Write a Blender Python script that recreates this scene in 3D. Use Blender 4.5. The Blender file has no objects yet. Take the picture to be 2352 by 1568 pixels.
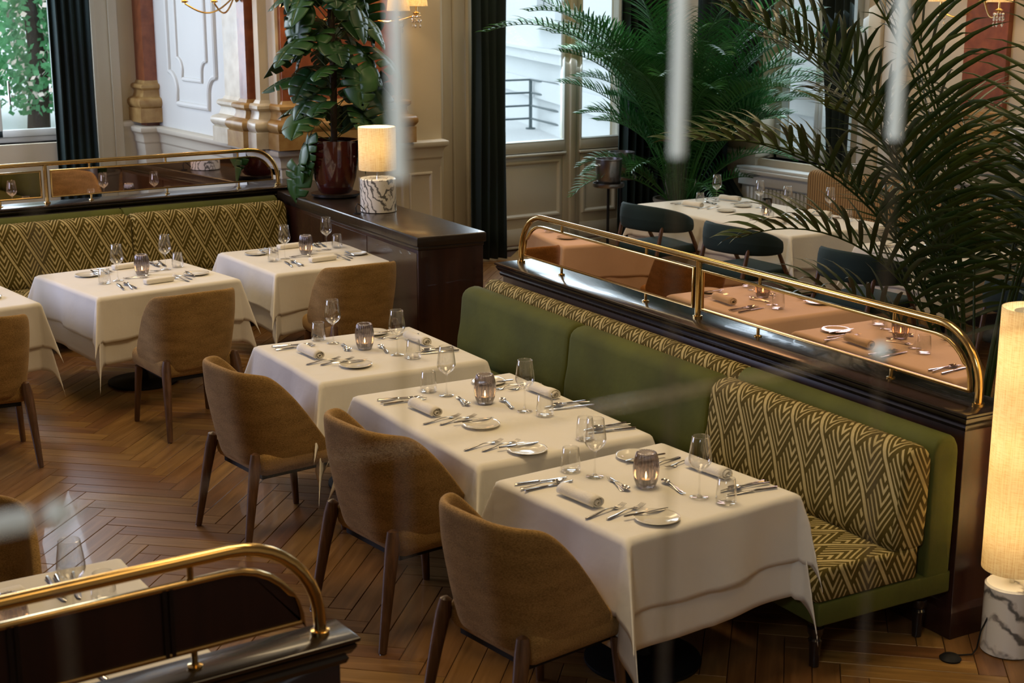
import bpy, bmesh, math, random
from mathutils import Vector, Matrix
from math import sin, cos, pi, sqrt, radians as R
random.seed(7)
S = bpy.context.scene
COL = S.collection
# ------------------------------------------------------------------ camera
FPX = 3350.0; AZ = R(34.2); TH = math.atan(808 / FPX); CAMH = 2.68
FWD = Vector((sin(AZ) * cos(TH), cos(AZ) * cos(TH), -sin(TH)))
RGT = Vector((cos(AZ), -sin(AZ), 0)); UP = RGT.cross(FWD)
cd = bpy.data.cameras.new('camera'); cam = bpy.data.objects.new('camera', cd); COL.objects.link(cam)
cam.location = (0, 0, CAMH)
cam.rotation_euler = Matrix((RGT, UP, -FWD)).transposed().to_euler()
cd.sensor_width = 36; cd.lens = FPX / 2352 * 36; cd.clip_start = .05; cd.clip_end = 200
cd.dof.use_dof = True; cd.dof.focus_distance = 8.0; cd.dof.aperture_fstop = 5.0
S.camera = cam
def un(x, y, z=0.):
    "point of the plane at height z that lies on the sight line of a photo pixel (used to measure the room)"
    d = FWD + RGT * ((x - 1176) / FPX) - UP * ((y - 784) / FPX)
    return Vector((0, 0, CAMH)) + d * ((z - CAMH) / d.z)
def unx(x, y, ax, v):
    d = FWD + RGT * ((x - 1176) / FPX) - UP * ((y - 784) / FPX)
    return Vector((0, 0, CAMH)) + d * ((v - (0, 0, CAMH)[ax]) / d[ax])
# ------------------------------------------------------------------ view, world, lights
S.view_settings.view_transform = 'Standard'; S.view_settings.look = 'None'
S.view_settings.gamma = 1; S.view_settings.use_curve_mapping = False
S.view_settings.exposure = 0.55
cy = S.cycles
cy.use_denoising = True; cy.use_adaptive_sampling = True; cy.adaptive_threshold = 0.03
cy.max_bounces = 8; cy.diffuse_bounces = 3; cy.glossy_bounces = 4; cy.transmission_bounces = 6
cy.transparent_max_bounces = 24; cy.caustics_reflective = False; cy.caustics_refractive = False
cy.sample_clamp_indirect = 4.0
W = bpy.data.worlds.new('world'); S.world = W; W.use_nodes = True
bg = W.node_tree.nodes['Background']; bg.inputs[0].default_value = (.84, .92, 1., 1); bg.inputs[1].default_value = 1.7
def light(name, typ, loc, power, col, size=1., sy=None, target=None):
    d = bpy.data.lights.new(name, typ); o = bpy.data.objects.new(name, d); COL.objects.link(o)
    o.location = loc; d.energy = power; d.color = col
    if typ == 'AREA':
        d.size = size
        if sy: d.shape = 'RECTANGLE'; d.size_y = sy
    elif typ in ('POINT',): d.shadow_soft_size = size
    if target is not None:
        o.rotation_euler = (Vector(target) - Vector(loc)).to_track_quat('-Z', 'Y').to_euler()
    return o
WARM = (1., .735, .41)
light('overhead_light', 'AREA', (3.4, 4.6, 4.85), 64, WARM, 1.6, 1.6)
light('overhead_light', 'AREA', (2.6, 1.4, 4.85), 14, (1., .70, .36), 1.6, 1.6)  # added warm fill from the camera side for the cloth fronts
light('overhead_light', 'AREA', (3.2, 9.6, 4.85), 58, WARM, 1.6, 1.6)
light('overhead_light', 'AREA', (8.2, 7.6, 4.85), 26, WARM, 1.6, 1.6)
light('overhead_light', 'AREA', (7.2, 10.8, 4.85), 26, WARM, 1.4, 1.4)
# daylight falling through the windows of the room's left and far sides
light('daylight_left', 'AREA', (-1.2, 11.8, 2.6), 150, (.62, .68, 1.), 2.6, 2.4, target=(3.6, 9.2, .6))
light('daylight_far', 'AREA', (3.9, 15.3, 2.5), 60, (.72, .84, 1.), 1.4, 2.4, target=(5.2, 12.6, 1.4))
light('daylight_door', 'AREA', (8.9, 12.55, 2.4), 55, (.75, .88, 1.), 1.2, 2.4, target=(8.2, 9, .6))
light('daylight_right', 'AREA', (10.4, 10.1, 2.2), 22, (.72, .86, 1.), 1.2, 2.0, target=(8.6, 9.2, .5))
light('rod_fill', 'AREA', (-1.0, .1, 3.9), 5, (.80, .90, 1.), .8, .8, target=(.6, .7, 2.85)).data.spread = R(50)  # added fill that brightens the rod sleeves, not a real window
# ------------------------------------------------------------------ materials
def nm(name):
    m = bpy.data.materials.new(name); m.use_nodes = True
    nt = m.node_tree; b = nt.nodes['Principled BSDF']
    return m, nt, b
def N(nt, t, **kw):
    n = nt.nodes.new(t)
    for k, v in kw.items():
        if k.startswith('i_'):
            kk = k[2:]
            n.inputs[int(kk) if kk.isdigit() else kk].default_value = v
        else: setattr(n, k, v)
    return n
def ramp(nt, fac, stops, interp='LINEAR'):
    r = N(nt, 'ShaderNodeValToRGB'); r.color_ramp.interpolation = interp
    el = r.color_ramp.elements
    while len(el) > 1: el.remove(el[0])
    el[0].position = stops[0][0]; el[0].color = (*stops[0][1], 1)
    for p, c in stops[1:]:
        e = el.new(p); e.color = (*c, 1)
    nt.links.new(fac, r.inputs[0]); return r.outputs[0]
def mth(nt, op, a, b=None, c=None):
    n = N(nt, 'ShaderNodeMath', operation=op)
    for i, v in enumerate((a, b, c)):
        if v is None: continue
        if isinstance(v, (int, float)): n.inputs[i].default_value = v
        else: nt.links.new(v, n.inputs[i])
    return n.outputs[0]
def bump(nt, b, h, strength=.3, dist=.01):
    n = N(nt, 'ShaderNodeBump'); n.inputs['Strength'].default_value = strength; n.inputs['Distance'].default_value = dist
    nt.links.new(h, n.inputs['Height']); nt.links.new(n.outputs[0], b.inputs['Normal'])
def simple(name, c, rough=.5, metal=0., noise=.0, scale=8., bmp=0., bscale=60., c2=None, coat=0., sheen=0., spec=None):
    m, nt, b = nm(name)
    b.inputs['Roughness'].default_value = rough; b.inputs['Metallic'].default_value = metal
    b.inputs['Coat Weight'].default_value = coat; b.inputs['Sheen Weight'].default_value = sheen
    if spec is not None: b.inputs['Specular IOR Level'].default_value = spec
    if sheen: b.inputs['Sheen Roughness'].default_value = .4; b.inputs['Sheen Tint'].default_value = (*[min(1, x * 2 + .1) for x in c], 1)
    tc = N(nt, 'ShaderNodeTexCoord')
    n = N(nt, 'ShaderNodeTexNoise', i_Scale=scale, i_Detail=4.); nt.links.new(tc.outputs['Object'], n.inputs['Vector'])
    c2 = c2 or tuple(x * (1 - noise) for x in c)
    nt.links.new(ramp(nt, n.outputs[0], [(.32, c), (.68, c2)]), b.inputs['Base Color'])
    if bmp:
        n2 = N(nt, 'ShaderNodeTexNoise', i_Scale=bscale, i_Detail=3.); nt.links.new(tc.outputs['Object'], n2.inputs['Vector'])
        bump(nt, b, n2.outputs[0], bmp, .01)
    return m
M = {}
M['cloth'] = simple('white_linen', (.80, .767, .68), .85, noise=.03, scale=4, bmp=.45, bscale=8)
M['napkin'] = simple('napkin_linen', (.84, .80, .70), .9, noise=.05, scale=9, bmp=.25, bscale=160)
M['velvet'] = simple('olive_velvet', (.055, .062, .004), .85, c2=(.088, .098, .007), scale=3.2, bmp=.1, bscale=30, sheen=.06)
M['teal'] = simple('teal_velvet', (.004, .024, .025), .85, c2=(.003, .015, .016), scale=3, sheen=.08)
M['curtain'] = simple('dark_green_velvet', (.003, .015, .013), .85, c2=(.002, .008, .008), scale=2, sheen=.08)
M['brass'] = simple('polished_brass', (.80, .54, .20), .16, 1., noise=.15, scale=5)
M['steel'] = simple('polished_steel', (.75, .72, .66), .14, 1., noise=.05)
M['darksteel'] = simple('brushed_steel', (.30, .28, .27), .3, 1., noise=.2)
M['black'] = simple('black_iron', (.006, .006, .006), .6, 0, spec=.25)
M['wall'] = simple('cream_paint', (.56, .49, .36), .6, noise=.05, scale=1.5)
M['wall_white'] = simple('white_stucco', (.66, .66, .62), .6, noise=.04, scale=1.5)
M['wall_dado'] = simple('grey_cream_paint', (.56, .51, .41), .55, noise=.05, scale=1.5)
M['door'] = simple('door_paint', (.60, .56, .48), .45, noise=.03, scale=1.5)
M['winpaint'] = simple('window_paint', (.62, .64, .62), .45, noise=.03)
M['ceil'] = simple('ceiling_paint', (.62, .57, .48), .8, noise=.03)
M['red'] = simple('red_scagliola', (.27, .080, .030), .32, c2=(.17, .045, .017), scale=11, bmp=.03, coat=.1)
M['yellowstone'] = simple('yellow_marble', (.42, .27, .10), .4, c2=(.28, .15, .045), scale=9)
M['palestone'] = simple('pale_marble', (.68, .63, .50), .35, c2=(.52, .46, .34), scale=7)
M['soil'] = simple('potting_soil', (.02, .012, .006), 1., noise=.5, scale=40, bmp=.5)
M['glaze'] = simple('oxblood_glaze', (.075, .012, .008), .10, c2=(.035, .008, .006), scale=3, coat=.8, bmp=.05, bscale=9)
M['saucer'] = simple('dark_saucer', (.02, .016, .014), .35, noise=.2)
M['pot2'] = simple('grey_planter', (.16, .145, .12), .5, noise=.2)
M['porcelain'] = simple('cream_porcelain', (.80, .76, .64), .12, noise=.02, coat=.4)
M['wax'] = simple('candle_wax', (.8, .7, .5), .5)
M['stem'] = simple('plant_stem', (.05, .085, .02), .5, c2=(.10, .12, .03), scale=10)
M['bark'] = simple('moss_pole', (.05, .03, .015), .9, noise=.4, scale=30, bmp=.5)
M['blossom'] = simple('garden_blossom', (.90, .72, .68), .6, c2=(.85, .72, .62), scale=2)
M['facade'] = simple('white_render', (.76, .78, .80), .8, noise=.02)
M['darkpane'] = simple('dark_window_pane', (.10, .13, .15), .1, noise=.3, scale=1)
M['railgrey'] = simple('galvanised_rail', (.10, .13, .14), .5)
M['terrace'] = simple('pale_paving', (.62, .63, .64), .8, noise=.06, scale=.6)
M['gilt'] = simple('gilt_metal', (.85, .58, .22), .22, 1.)
M['white_plastic'] = simple('ivory_plastic', (.7, .66, .55), .4)
def leafmat(name, c, c2, rough=.35, tr=.15):
    m, nt, b = nm(name); b.inputs['Roughness'].default_value = rough
    oi = N(nt, 'ShaderNodeObjectInfo'); tc = N(nt, 'ShaderNodeTexCoord')
    n = N(nt, 'ShaderNodeTexNoise', i_Scale=5.); nt.links.new(tc.outputs['Object'], n.inputs['Vector'])
    f = mth(nt, 'ADD', mth(nt, 'MULTIPLY', oi.outputs['Random'], .5), mth(nt, 'MULTIPLY', n.outputs[0], .5))
    cc = ramp(nt, f, [(.2, c), (.8, c2)])
    nt.links.new(cc, b.inputs['Base Color'])
    t = N(nt, 'ShaderNodeBsdfTranslucent'); nt.links.new(cc, t.inputs[0])
    mx = N(nt, 'ShaderNodeMixShader', i_0=tr)
    nt.links.new(b.outputs[0], mx.inputs[1]); nt.links.new(t.outputs[0], mx.inputs[2])
    nt.links.new(mx.outputs[0], nt.nodes['Material Output'].inputs[0]); return m
M['leafout'] = leafmat('garden_leaf', (.08, .30, .12), (.25, .55, .25), .5, .4)
M['leaf'] = leafmat('monstera_leaf', (.012, .050, .014), (.036, .11, .022), .40, .12)
M['kentia'] = leafmat('kentia_leaf', (.018, .046, .010), (.060, .088, .015), .35, .12)
M['areca'] = leafmat('areca_leaf', (.014, .085, .018), (.040, .16, .030), .35, .15)
def fabric_weave(name, c, c2):
    m, nt, b = nm(name); b.inputs['Roughness'].default_value = .95; b.inputs['Sheen Weight'].default_value = .25
    b.inputs['Sheen Tint'].default_value = (.9, .6, .3, 1)
    tc = N(nt, 'ShaderNodeTexCoord')
    mp = N(nt, 'ShaderNodeMapping'); mp.inputs['Scale'].default_value = (1, 1, 3.5); nt.links.new(tc.outputs['Object'], mp.inputs[0])
    n = N(nt, 'ShaderNodeTexNoise', i_Scale=150., i_Detail=2.); nt.links.new(mp.outputs[0], n.inputs['Vector'])
    n2 = N(nt, 'ShaderNodeTexNoise', i_Scale=7., i_Detail=3.); nt.links.new(mp.outputs[0], n2.inputs['Vector'])
    f = mth(nt, 'ADD', mth(nt, 'MULTIPLY', n.outputs[0], .7), mth(nt, 'MULTIPLY', n2.outputs[0], .3))
    nt.links.new(ramp(nt, f, [(.38, c), (.62, c2)]), b.inputs['Base Color'])
    bump(nt, b, n.outputs[0], .5, .003); return m
M['brown'] = fabric_weave('caramel_weave', (.165, .092, .020), (.38, .225, .072))
def wood(name, c, c2, rough=.35, scale=(30, 30, 2.), coat=0., uv=False, tone=False, bmp=.1):
    m, nt, b = nm(name); b.inputs['Roughness'].default_value = rough; b.inputs['Coat Weight'].default_value = coat
    tc = N(nt, 'ShaderNodeTexCoord'); mp = N(nt, 'ShaderNodeMapping'); mp.inputs['Scale'].default_value = scale
    nt.links.new(tc.outputs['UV' if uv else 'Object'], mp.inputs[0])
    n = N(nt, 'ShaderNodeTexNoise', i_Scale=1., i_Detail=5., i_Distortion=.6); nt.links.new(mp.outputs[0], n.inputs['Vector'])
    col = ramp(nt, n.outputs[0], [(.3, c), (.55, tuple((a + d) / 2 for a, d in zip(c, c2))), (.72, c2)])
    if tone:
        at = N(nt, 'ShaderNodeAttribute', attribute_name='tone')
        hs = N(nt, 'ShaderNodeHueSaturation'); nt.links.new(col, hs.inputs['Color'])
        nt.links.new(mth(nt, 'ADD', mth(nt, 'MULTIPLY', at.outputs['Fac'], .45), .74), hs.inputs['Value'])
        nt.links.new(mth(nt, 'ADD', mth(nt, 'MULTIPLY', at.outputs['Fac'], .02), .49), hs.inputs['Hue'])
        col = hs.outputs[0]
    nt.links.new(col, b.inputs['Base Color'])
    bump(nt, b, n.outputs[0], bmp, .003); return m
M['mahogany'] = wood('dark_mahogany', (.020, .0065, .004), (.040, .013, .007), .30, (14, 14, 1.5), .25)
M['ebony'] = wood('black_brown_wood', (.010, .006, .005), (.022, .013, .010), .24, (14, 14, 1.5), .3)
M['topwood'] = wood('sideboard_top', (.020, .014, .010), (.035, .022, .014), .28, (3, 22, 8), .2, bmp=.35)
M['walnut'] = wood('walnut_leg', (.065, .030, .013), (.17, .085, .038), .38, (60, 60, 4.), .1)
M['oak'] = wood('oak_plank', (.145, .066, .016), (.27, .138, .044), .38, (2.2, 26, 1), .12, uv=True, tone=True)
M['floorgap'] = simple('floor_underlay', (.05, .02, .008), .8)
def pattern_fabric():
    m, nt, b = nm('chevron_velvet'); b.inputs['Roughness'].default_value = .85; b.inputs['Specular IOR Level'].default_value = .25
    uv = N(nt, 'ShaderNodeUVMap'); sp = N(nt, 'ShaderNodeSeparateXYZ'); nt.links.new(uv.outputs[0], sp.inputs[0])
    u = mth(nt, 'DIVIDE', sp.outputs[0], .19); v = mth(nt, 'DIVIDE', sp.outputs[1], .36)
    a = mth(nt, 'ADD', u, v); c = mth(nt, 'SUBTRACT', v, u)
    p = mth(nt, 'FRACT', a); q = mth(nt, 'FRACT', c)
    mn = mth(nt, 'MINIMUM', p, q)
    w = mth(nt, 'POWER', mn, .85)
    st = mth(nt, 'FRACT', mth(nt, 'MULTIPLY', w, 7.0))
    duty = mth(nt, 'SUBTRACT', .66, mth(nt, 'MULTIPLY', mn, .15))
    s1 = mth(nt, 'GREATER_THAN', st, duty)
    # arms of the V thin out: left arm heavier
    band = mth(nt, 'GREATER_THAN', q, .90)             # broad pale diagonal band
    gap = mth(nt, 'LESS_THAN', mth(nt, 'ABSOLUTE', mth(nt, 'SUBTRACT', q, .88)), .035)
    gap2 = mth(nt, 'GREATER_THAN', p, .93)
    f = mth(nt, 'MULTIPLY', s1, mth(nt, 'SUBTRACT', 1, gap)); f = mth(nt, 'MULTIPLY', f, mth(nt, 'SUBTRACT', 1, gap2))
    f = mth(nt, 'MAXIMUM', f, band)
    nz = N(nt, 'ShaderNodeTexNoise', i_Scale=70.); nt.links.new(uv.outputs[0], nz.inputs['Vector'])
    f2 = mth(nt, 'MULTIPLY', f, mth(nt, 'ADD', .78, mth(nt, 'MULTIPLY', nz.outputs[0], .35)))
    nt.links.new(ramp(nt, f2, [(0, (.078, .056, .006)), (1, (.47, .38, .17))]), b.inputs['Base Color'])
    bump(nt, b, f, .5, .004); return m
M['chevron'] = pattern_fabric()
def rib_fabric():
    m, nt, b = nm('ribbed_tan'); b.inputs['Roughness'].default_value = .9
    uv = N(nt, 'ShaderNodeUVMap'); sp = N(nt, 'ShaderNodeSeparateXYZ'); nt.links.new(uv.outputs[0], sp.inputs[0])
    f = mth(nt, 'SINE', mth(nt, 'MULTIPLY', sp.outputs[0], 2 * pi / .03)); f = mth(nt, 'ADD', mth(nt, 'MULTIPLY', f, .5), .5)
    nt.links.new(ramp(nt, f, [(0, (.16, .085, .03)), (1, (.42, .26, .11))]), b.inputs['Base Color'])
    bump(nt, b, f, .5, .01); return m
M['rib'] = rib_fabric()
def marble(name, sc=5., off=0):
    m, nt, b = nm(name); b.inputs['Roughness'].default_value = .22; b.inputs['Coat Weight'].default_value = .3
    tc = N(nt, 'ShaderNodeTexCoord'); mp = N(nt, 'ShaderNodeMapping'); mp.inputs['Rotation'].default_value = (.3, .9, .2 + off)
    mp.inputs['Location'].default_value = (off, off * 2, 0)
    nt.links.new(tc.outputs['Object'], mp.inputs[0])
    w = N(nt, 'ShaderNodeTexWave', i_Scale=sc, i_Distortion=9., i_Detail=4.); w.inputs['Detail Scale'].default_value = 1.6
    nt.links.new(mp.outputs[0], w.inputs['Vector'])
    n = N(nt, 'ShaderNodeTexNoise', i_Scale=3.5, i_Detail=3.); nt.links.new(mp.outputs[0], n.inputs['Vector'])
    f = mth(nt, 'ADD', w.outputs['Fac'], mth(nt, 'MULTIPLY', mth(nt, 'SUBTRACT', n.outputs[0], .5), .9))
    nt.links.new(ramp(nt, f, [(0, (.13, .13, .12)), (.07, (.30, .28, .26)), (.14, (.62, .58, .52)), (.34, (.80, .77, .70))]), b.inputs['Base Color'])
    return m
M['marble'] = marble('veined_marble', 8.5, 1.3)
M['marble2'] = marble('bold_veined_marble', 3.4, .4)
def glassmat(name, tint=(1, 1, 1), base=.06, edge=.85, rough=.0, power=2.5):
    m, nt, b = nm(name); nt.nodes.remove(b)
    lw = N(nt, 'ShaderNodeLayerWeight', i_Blend=.5)
    f = mth(nt, 'ADD', base, mth(nt, 'MULTIPLY', mth(nt, 'POWER', lw.outputs['Facing'], power), edge))
    t = N(nt, 'ShaderNodeBsdfTransparent'); t.inputs[0].default_value = (*tint, 1)
    g = N(nt, 'ShaderNodeBsdfGlossy'); g.inputs['Roughness'].default_value = rough; g.inputs[0].default_value = (.95, .95, .95, 1)
    mx = N(nt, 'ShaderNodeMixShader'); nt.links.new(f, mx.inputs[0])
    nt.links.new(t.outputs[0], mx.inputs[1]); nt.links.new(g.outputs[0], mx.inputs[2])
    nt.links.new(mx.outputs[0], nt.nodes['Material Output'].inputs[0]); return m
M['glass'] = glassmat('clear_glass', (.97, .97, .965), .06, .85, .02)
M['smoke'] = glassmat('smoky_ribbed_glass', (.69, .67, .69), .10, .75, .05, 1.3)
M['pane'] = glassmat('window_glass', (.93, .97, .97), .03, .5, .0, 4.)
def frosted():
    m, nt, b = nm('frosted_acrylic'); nt.nodes.remove(b)
    t = N(nt, 'ShaderNodeBsdfTransparent'); d = N(nt, 'ShaderNodeBsdfTranslucent'); d.inputs[0].default_value = (.95, .97, .90, 1)
    g = N(nt, 'ShaderNodeBsdfDiffuse'); g.inputs[0].default_value = (.92, .95, .90, 1)
    a = N(nt, 'ShaderNodeMixShader', i_0=.5); nt.links.new(d.outputs[0], a.inputs[1]); nt.links.new(g.outputs[0], a.inputs[2])
    mx = N(nt, 'ShaderNodeMixShader', i_0=.62); nt.links.new(t.outputs[0], mx.inputs[1]); nt.links.new(a.outputs[0], mx.inputs[2])
    nt.links.new(mx.outputs[0], nt.nodes['Material Output'].inputs[0]); return m
M['frosted'] = frosted()
M['rod'] = glassmat('clear_acrylic', (.93, .92, .88), .05, .25, .15, 2.)
def mirror(name, c, r=.015):
    m, nt, b = nm(name); b.inputs['Base Color'].default_value = (*c, 1); b.inputs['Metallic'].default_value = 1; b.inputs['Roughness'].default_value = r
    return m
M['mirror'] = mirror('bronze_mirror', (.78, .50, .36))
M['mirror2'] = mirror('bronze_mirror_pale', (.80, .62, .52))  # paler bronze tint for the left partition
def shade():
    m, nt, b = nm('linen_shade'); nt.nodes.remove(b)
    tc = N(nt, 'ShaderNodeTexCoord')
    outs = []
    for sc in ((70, 70, 900), (600, 600, 25)):
        mp = N(nt, 'ShaderNodeMapping'); mp.inputs['Scale'].default_value = sc; nt.links.new(tc.outputs['Object'], mp.inputs[0])
        n = N(nt, 'ShaderNodeTexNoise', i_Scale=.35, i_Detail=2.); nt.links.new(mp.outputs[0], n.inputs['Vector']); outs.append(n.outputs[0])
    f = mth(nt, 'MULTIPLY', mth(nt, 'ADD', outs[0], outs[1]), .5)
    c = ramp(nt, f, [(.36, (.74, .60, .38)), (.55, (.95, .88, .70))])
    t = N(nt, 'ShaderNodeBsdfTranslucent'); d = N(nt, 'ShaderNodeBsdfDiffuse')
    nt.links.new(c, t.inputs[0]); nt.links.new(c, d.inputs[0])
    mx = N(nt, 'ShaderNodeMixShader', i_0=.4); nt.links.new(t.outputs[0], mx.inputs[1]); nt.links.new(d.outputs[0], mx.inputs[2])
    nt.links.new(mx.outputs[0], nt.nodes['Material Output'].inputs[0]); return m
M['shade'] = shade()
def emit(name, c, s):
    m, nt, b = nm(name); b.inputs['Base Color'].default_value = (*c, 1)
    b.inputs['Emission Color'].default_value = (*c, 1); b.inputs['Emission Strength'].default_value = s; return m
M['flame'] = emit('candle_flame', (1., .52, .18), 18)
M['bulb'] = emit('lamp_bulb', (1., .78, .45), 12)
# ------------------------------------------------------------------ mesh helpers
class MB:
    def __init__(s): s.v = []; s.f = []; s.uv = {}
    def add(s, vs, fs, uvs=None):
        o = len(s.v); s.v += [tuple(p) for p in vs]
        for i, f in enumerate(fs):
            if uvs: s.uv[len(s.f)] = [uvs[j] for j in f] if not isinstance(uvs[0], list) else uvs[i]
            s.f.append([j + o for j in f])
        return s
    def box(s, x0, x1, y0, y1, z0, z1, T=None):
        vs = [Vector((x, y, z)) for x in (x0, x1) for y in (y0, y1) for z in (z0, z1)]
        if T is not None: vs = [T @ p for p in vs]
        return s.add(vs, [(0, 1, 3, 2), (4, 6, 7, 5), (0, 4, 5, 1), (2, 3, 7, 6), (0, 2, 6, 4), (1, 5, 7, 3)])
    def tube(s, pts, r, seg=10, caps=True, closed=False):
        pts = [Vector(p) for p in pts]; n = len(pts); rs = r if isinstance(r, (list, tuple)) else [r] * n
        vs = []; ref = None
        for i, p in enumerate(pts):
            a = pts[(i - 1) % n] if (i > 0 or closed) else p; b = pts[(i + 1) % n] if (i < n - 1 or closed) else p
            d = (b - a).normalized()
            if ref is None: ref = d.orthogonal().normalized()
            ref = (ref - d * ref.dot(d)).normalized(); q = d.cross(ref)
            for k in range(seg):
                t = 2 * pi * k / seg; vs.append(p + (ref * cos(t) + q * sin(t)) * rs[i])
        fs = []
        for i in range(n if closed else n - 1):
            j = (i + 1) % n
            for k in range(seg):
                l = (k + 1) % seg; fs.append((i * seg + k, i * seg + l, j * seg + l, j * seg + k))
        if caps and not closed: fs.append(tuple(range(seg))[::-1]); fs.append(tuple((n - 1) * seg + k for k in range(seg)))
        return s.add(vs, fs)
    def lathe(s, prof, c=(0, 0, 0), seg=32, T=None, ribs=0, depth=0., cap=False):
        vs = []; c = Vector(c)
        for (r, z) in prof:
            for k in range(seg):
                t = 2 * pi * k / seg; rr = r * (1 + depth * cos(ribs * t)) if ribs else r
                vs.append(Vector((rr * cos(t), rr * sin(t), z)))
        vs = [(T @ p if T is not None else p + c) for p in vs]
        fs = [(i * seg + k, i * seg + (k + 1) % seg, (i + 1) * seg + (k + 1) % seg, (i + 1) * seg + k) for i in range(len(prof) - 1) for k in range(seg)]
        if cap: fs += [tuple(range(seg))[::-1], tuple((len(prof) - 1) * seg + k for k in range(seg))]
        return s.add(vs, fs)
    def grid(s, fn, nu, nv, uvfn=None, wrap=False):
        vs = [Vector(fn(i, j)) for i in range(nu) for j in range(nv)]
        fs = []; uvs = []
        for i in range(nu - 1 if not wrap else nu):
            for j in range(nv - 1):
                i2 = (i + 1) % nu
                fs.append((i * nv + j, i2 * nv + j, i2 * nv + j + 1, i * nv + j + 1))
                if uvfn: uvs.append([uvfn(i, j), uvfn(i + 1, j), uvfn(i + 1, j + 1), uvfn(i, j + 1)])
        return s.add(vs, fs, uvs if uvfn else None)
    def loopbox(s, x0, x1, y0, y1, prof, T=None):
        "rectangular body with a moulded profile [(z, outset)], closed top and bottom"
        vs = []
        for z, o in prof:
            vs += [Vector((x0 - o, y0 - o, z)), Vector((x1 + o, y0 - o, z)), Vector((x1 + o, y1 + o, z)), Vector((x0 - o, y1 + o, z))]
        if T is not None: vs = [T @ p for p in vs]
        n = len(prof); fs = [(i * 4 + k, i * 4 + (k + 1) % 4, i * 4 + 4 + (k + 1) % 4, i * 4 + 4 + k) for i in range(n - 1) for k in range(4)]
        fs += [(3, 2, 1, 0), (4 * n - 4, 4 * n - 3, 4 * n - 2, 4 * n - 1)]
        return s.add(vs, fs)
    def build(s, name, mat, parent=None, smooth=False, bevel=0., seg=2, tone=None):
        me = bpy.data.meshes.new(name); me.from_pydata(s.v, [], s.f)
        me.materials.append(M[mat] if isinstance(mat, str) else mat)
        if s.uv:
            l = me.uv_layers.new(name='UVMap')
            for pi_, pl in enumerate(me.polygons):
                if pi_ in s.uv:
                    for k, li in enumerate(pl.loop_indices): l.data[li].uv = s.uv[pi_][k]
        if tone is not None:
            at = me.attributes.new('tone', 'FLOAT', 'FACE')
            for i, a in enumerate(at.data): a.value = tone[i] if isinstance(tone, list) else tone
        if smooth:
            for p in me.polygons: p.use_smooth = True
            if smooth != 'all':
                try: me.set_sharp_from_angle(angle=R(40))
                except Exception: pass
        me.update()
        o = bpy.data.objects.new(name, me); COL.objects.link(o)
        if parent: o.parent = parent
        if bevel:
            b = o.modifiers.new('bevel', 'BEVEL'); b.width = bevel; b.segments = seg; b.limit_method = 'ANGLE'
            for p in me.polygons: p.use_smooth = True
        return o
def thing(name, label, cat, loc=(0, 0, 0), rz=0., group=None):
    o = bpy.data.objects.new(name, None); COL.objects.link(o); o.location = loc; o.rotation_euler = (0, 0, rz)
    o.empty_display_size = .05
    o['label'] = label; o['category'] = cat
    if group: o['group'] = group
    return o
def tag(o, label, cat, group=None):
    o['label'] = label; o['category'] = cat
    if group: o['group'] = group
    return o
def struct(o):
    o['kind'] = 'structure'; return o
def rbox(mb, x0, x1, y0, y1, z0, z1, r, n=4, T=None, taper=0.):
    "box with rounded vertical and horizontal edges as a superellipsoid grid"
    cx, cy, cz = (x0 + x1) / 2, (y0 + y1) / 2, (z0 + z1) / 2; hx, hy, hz = (x1 - x0) / 2, (y1 - y0) / 2, (z1 - z0) / 2
    bm = bmesh.new(); bmesh.ops.create_cube(bm, size=1, matrix=Matrix.Translation((cx, cy, cz)) @ Matrix.Diagonal((2 * hx, 2 * hy, 2 * hz, 1)))
    bmesh.ops.bevel(bm, geom=bm.edges[:], offset=r, segments=n, profile=.5, affect='EDGES')
    bm.verts.index_update(); vs = [v.co.copy() for v in bm.verts]
    if taper:
        for p in vs: 
            k = 1 - taper * (z1 - p.z) / (z1 - z0); p.x = cx + (p.x - cx) * k; p.y = cy + (p.y - cy) * k
    if T is not None: vs = [T @ p for p in vs]
    mb.add(vs, [[v.index for v in f.verts] for f in bm.faces]); bm.free(); return mb
def copy_tree(o, parent=None):
    c = o.copy(); COL.objects.link(c)
    if parent: c.parent = parent
    for ch in list(o.children): copy_tree(ch, c)
    return c
def place(proto, used, label, loc, rz=0., group=None):
    o = proto if not used[0] else copy_tree(proto)
    used[0] = True
    o.location = loc; o.rotation_euler = (0, 0, rz); o['label'] = label
    if group: o['group'] = group
    return o
def TR(loc=(0, 0, 0), rz=0.): return Matrix.Translation(loc) @ Matrix.Rotation(rz, 4, 'Z')
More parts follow.
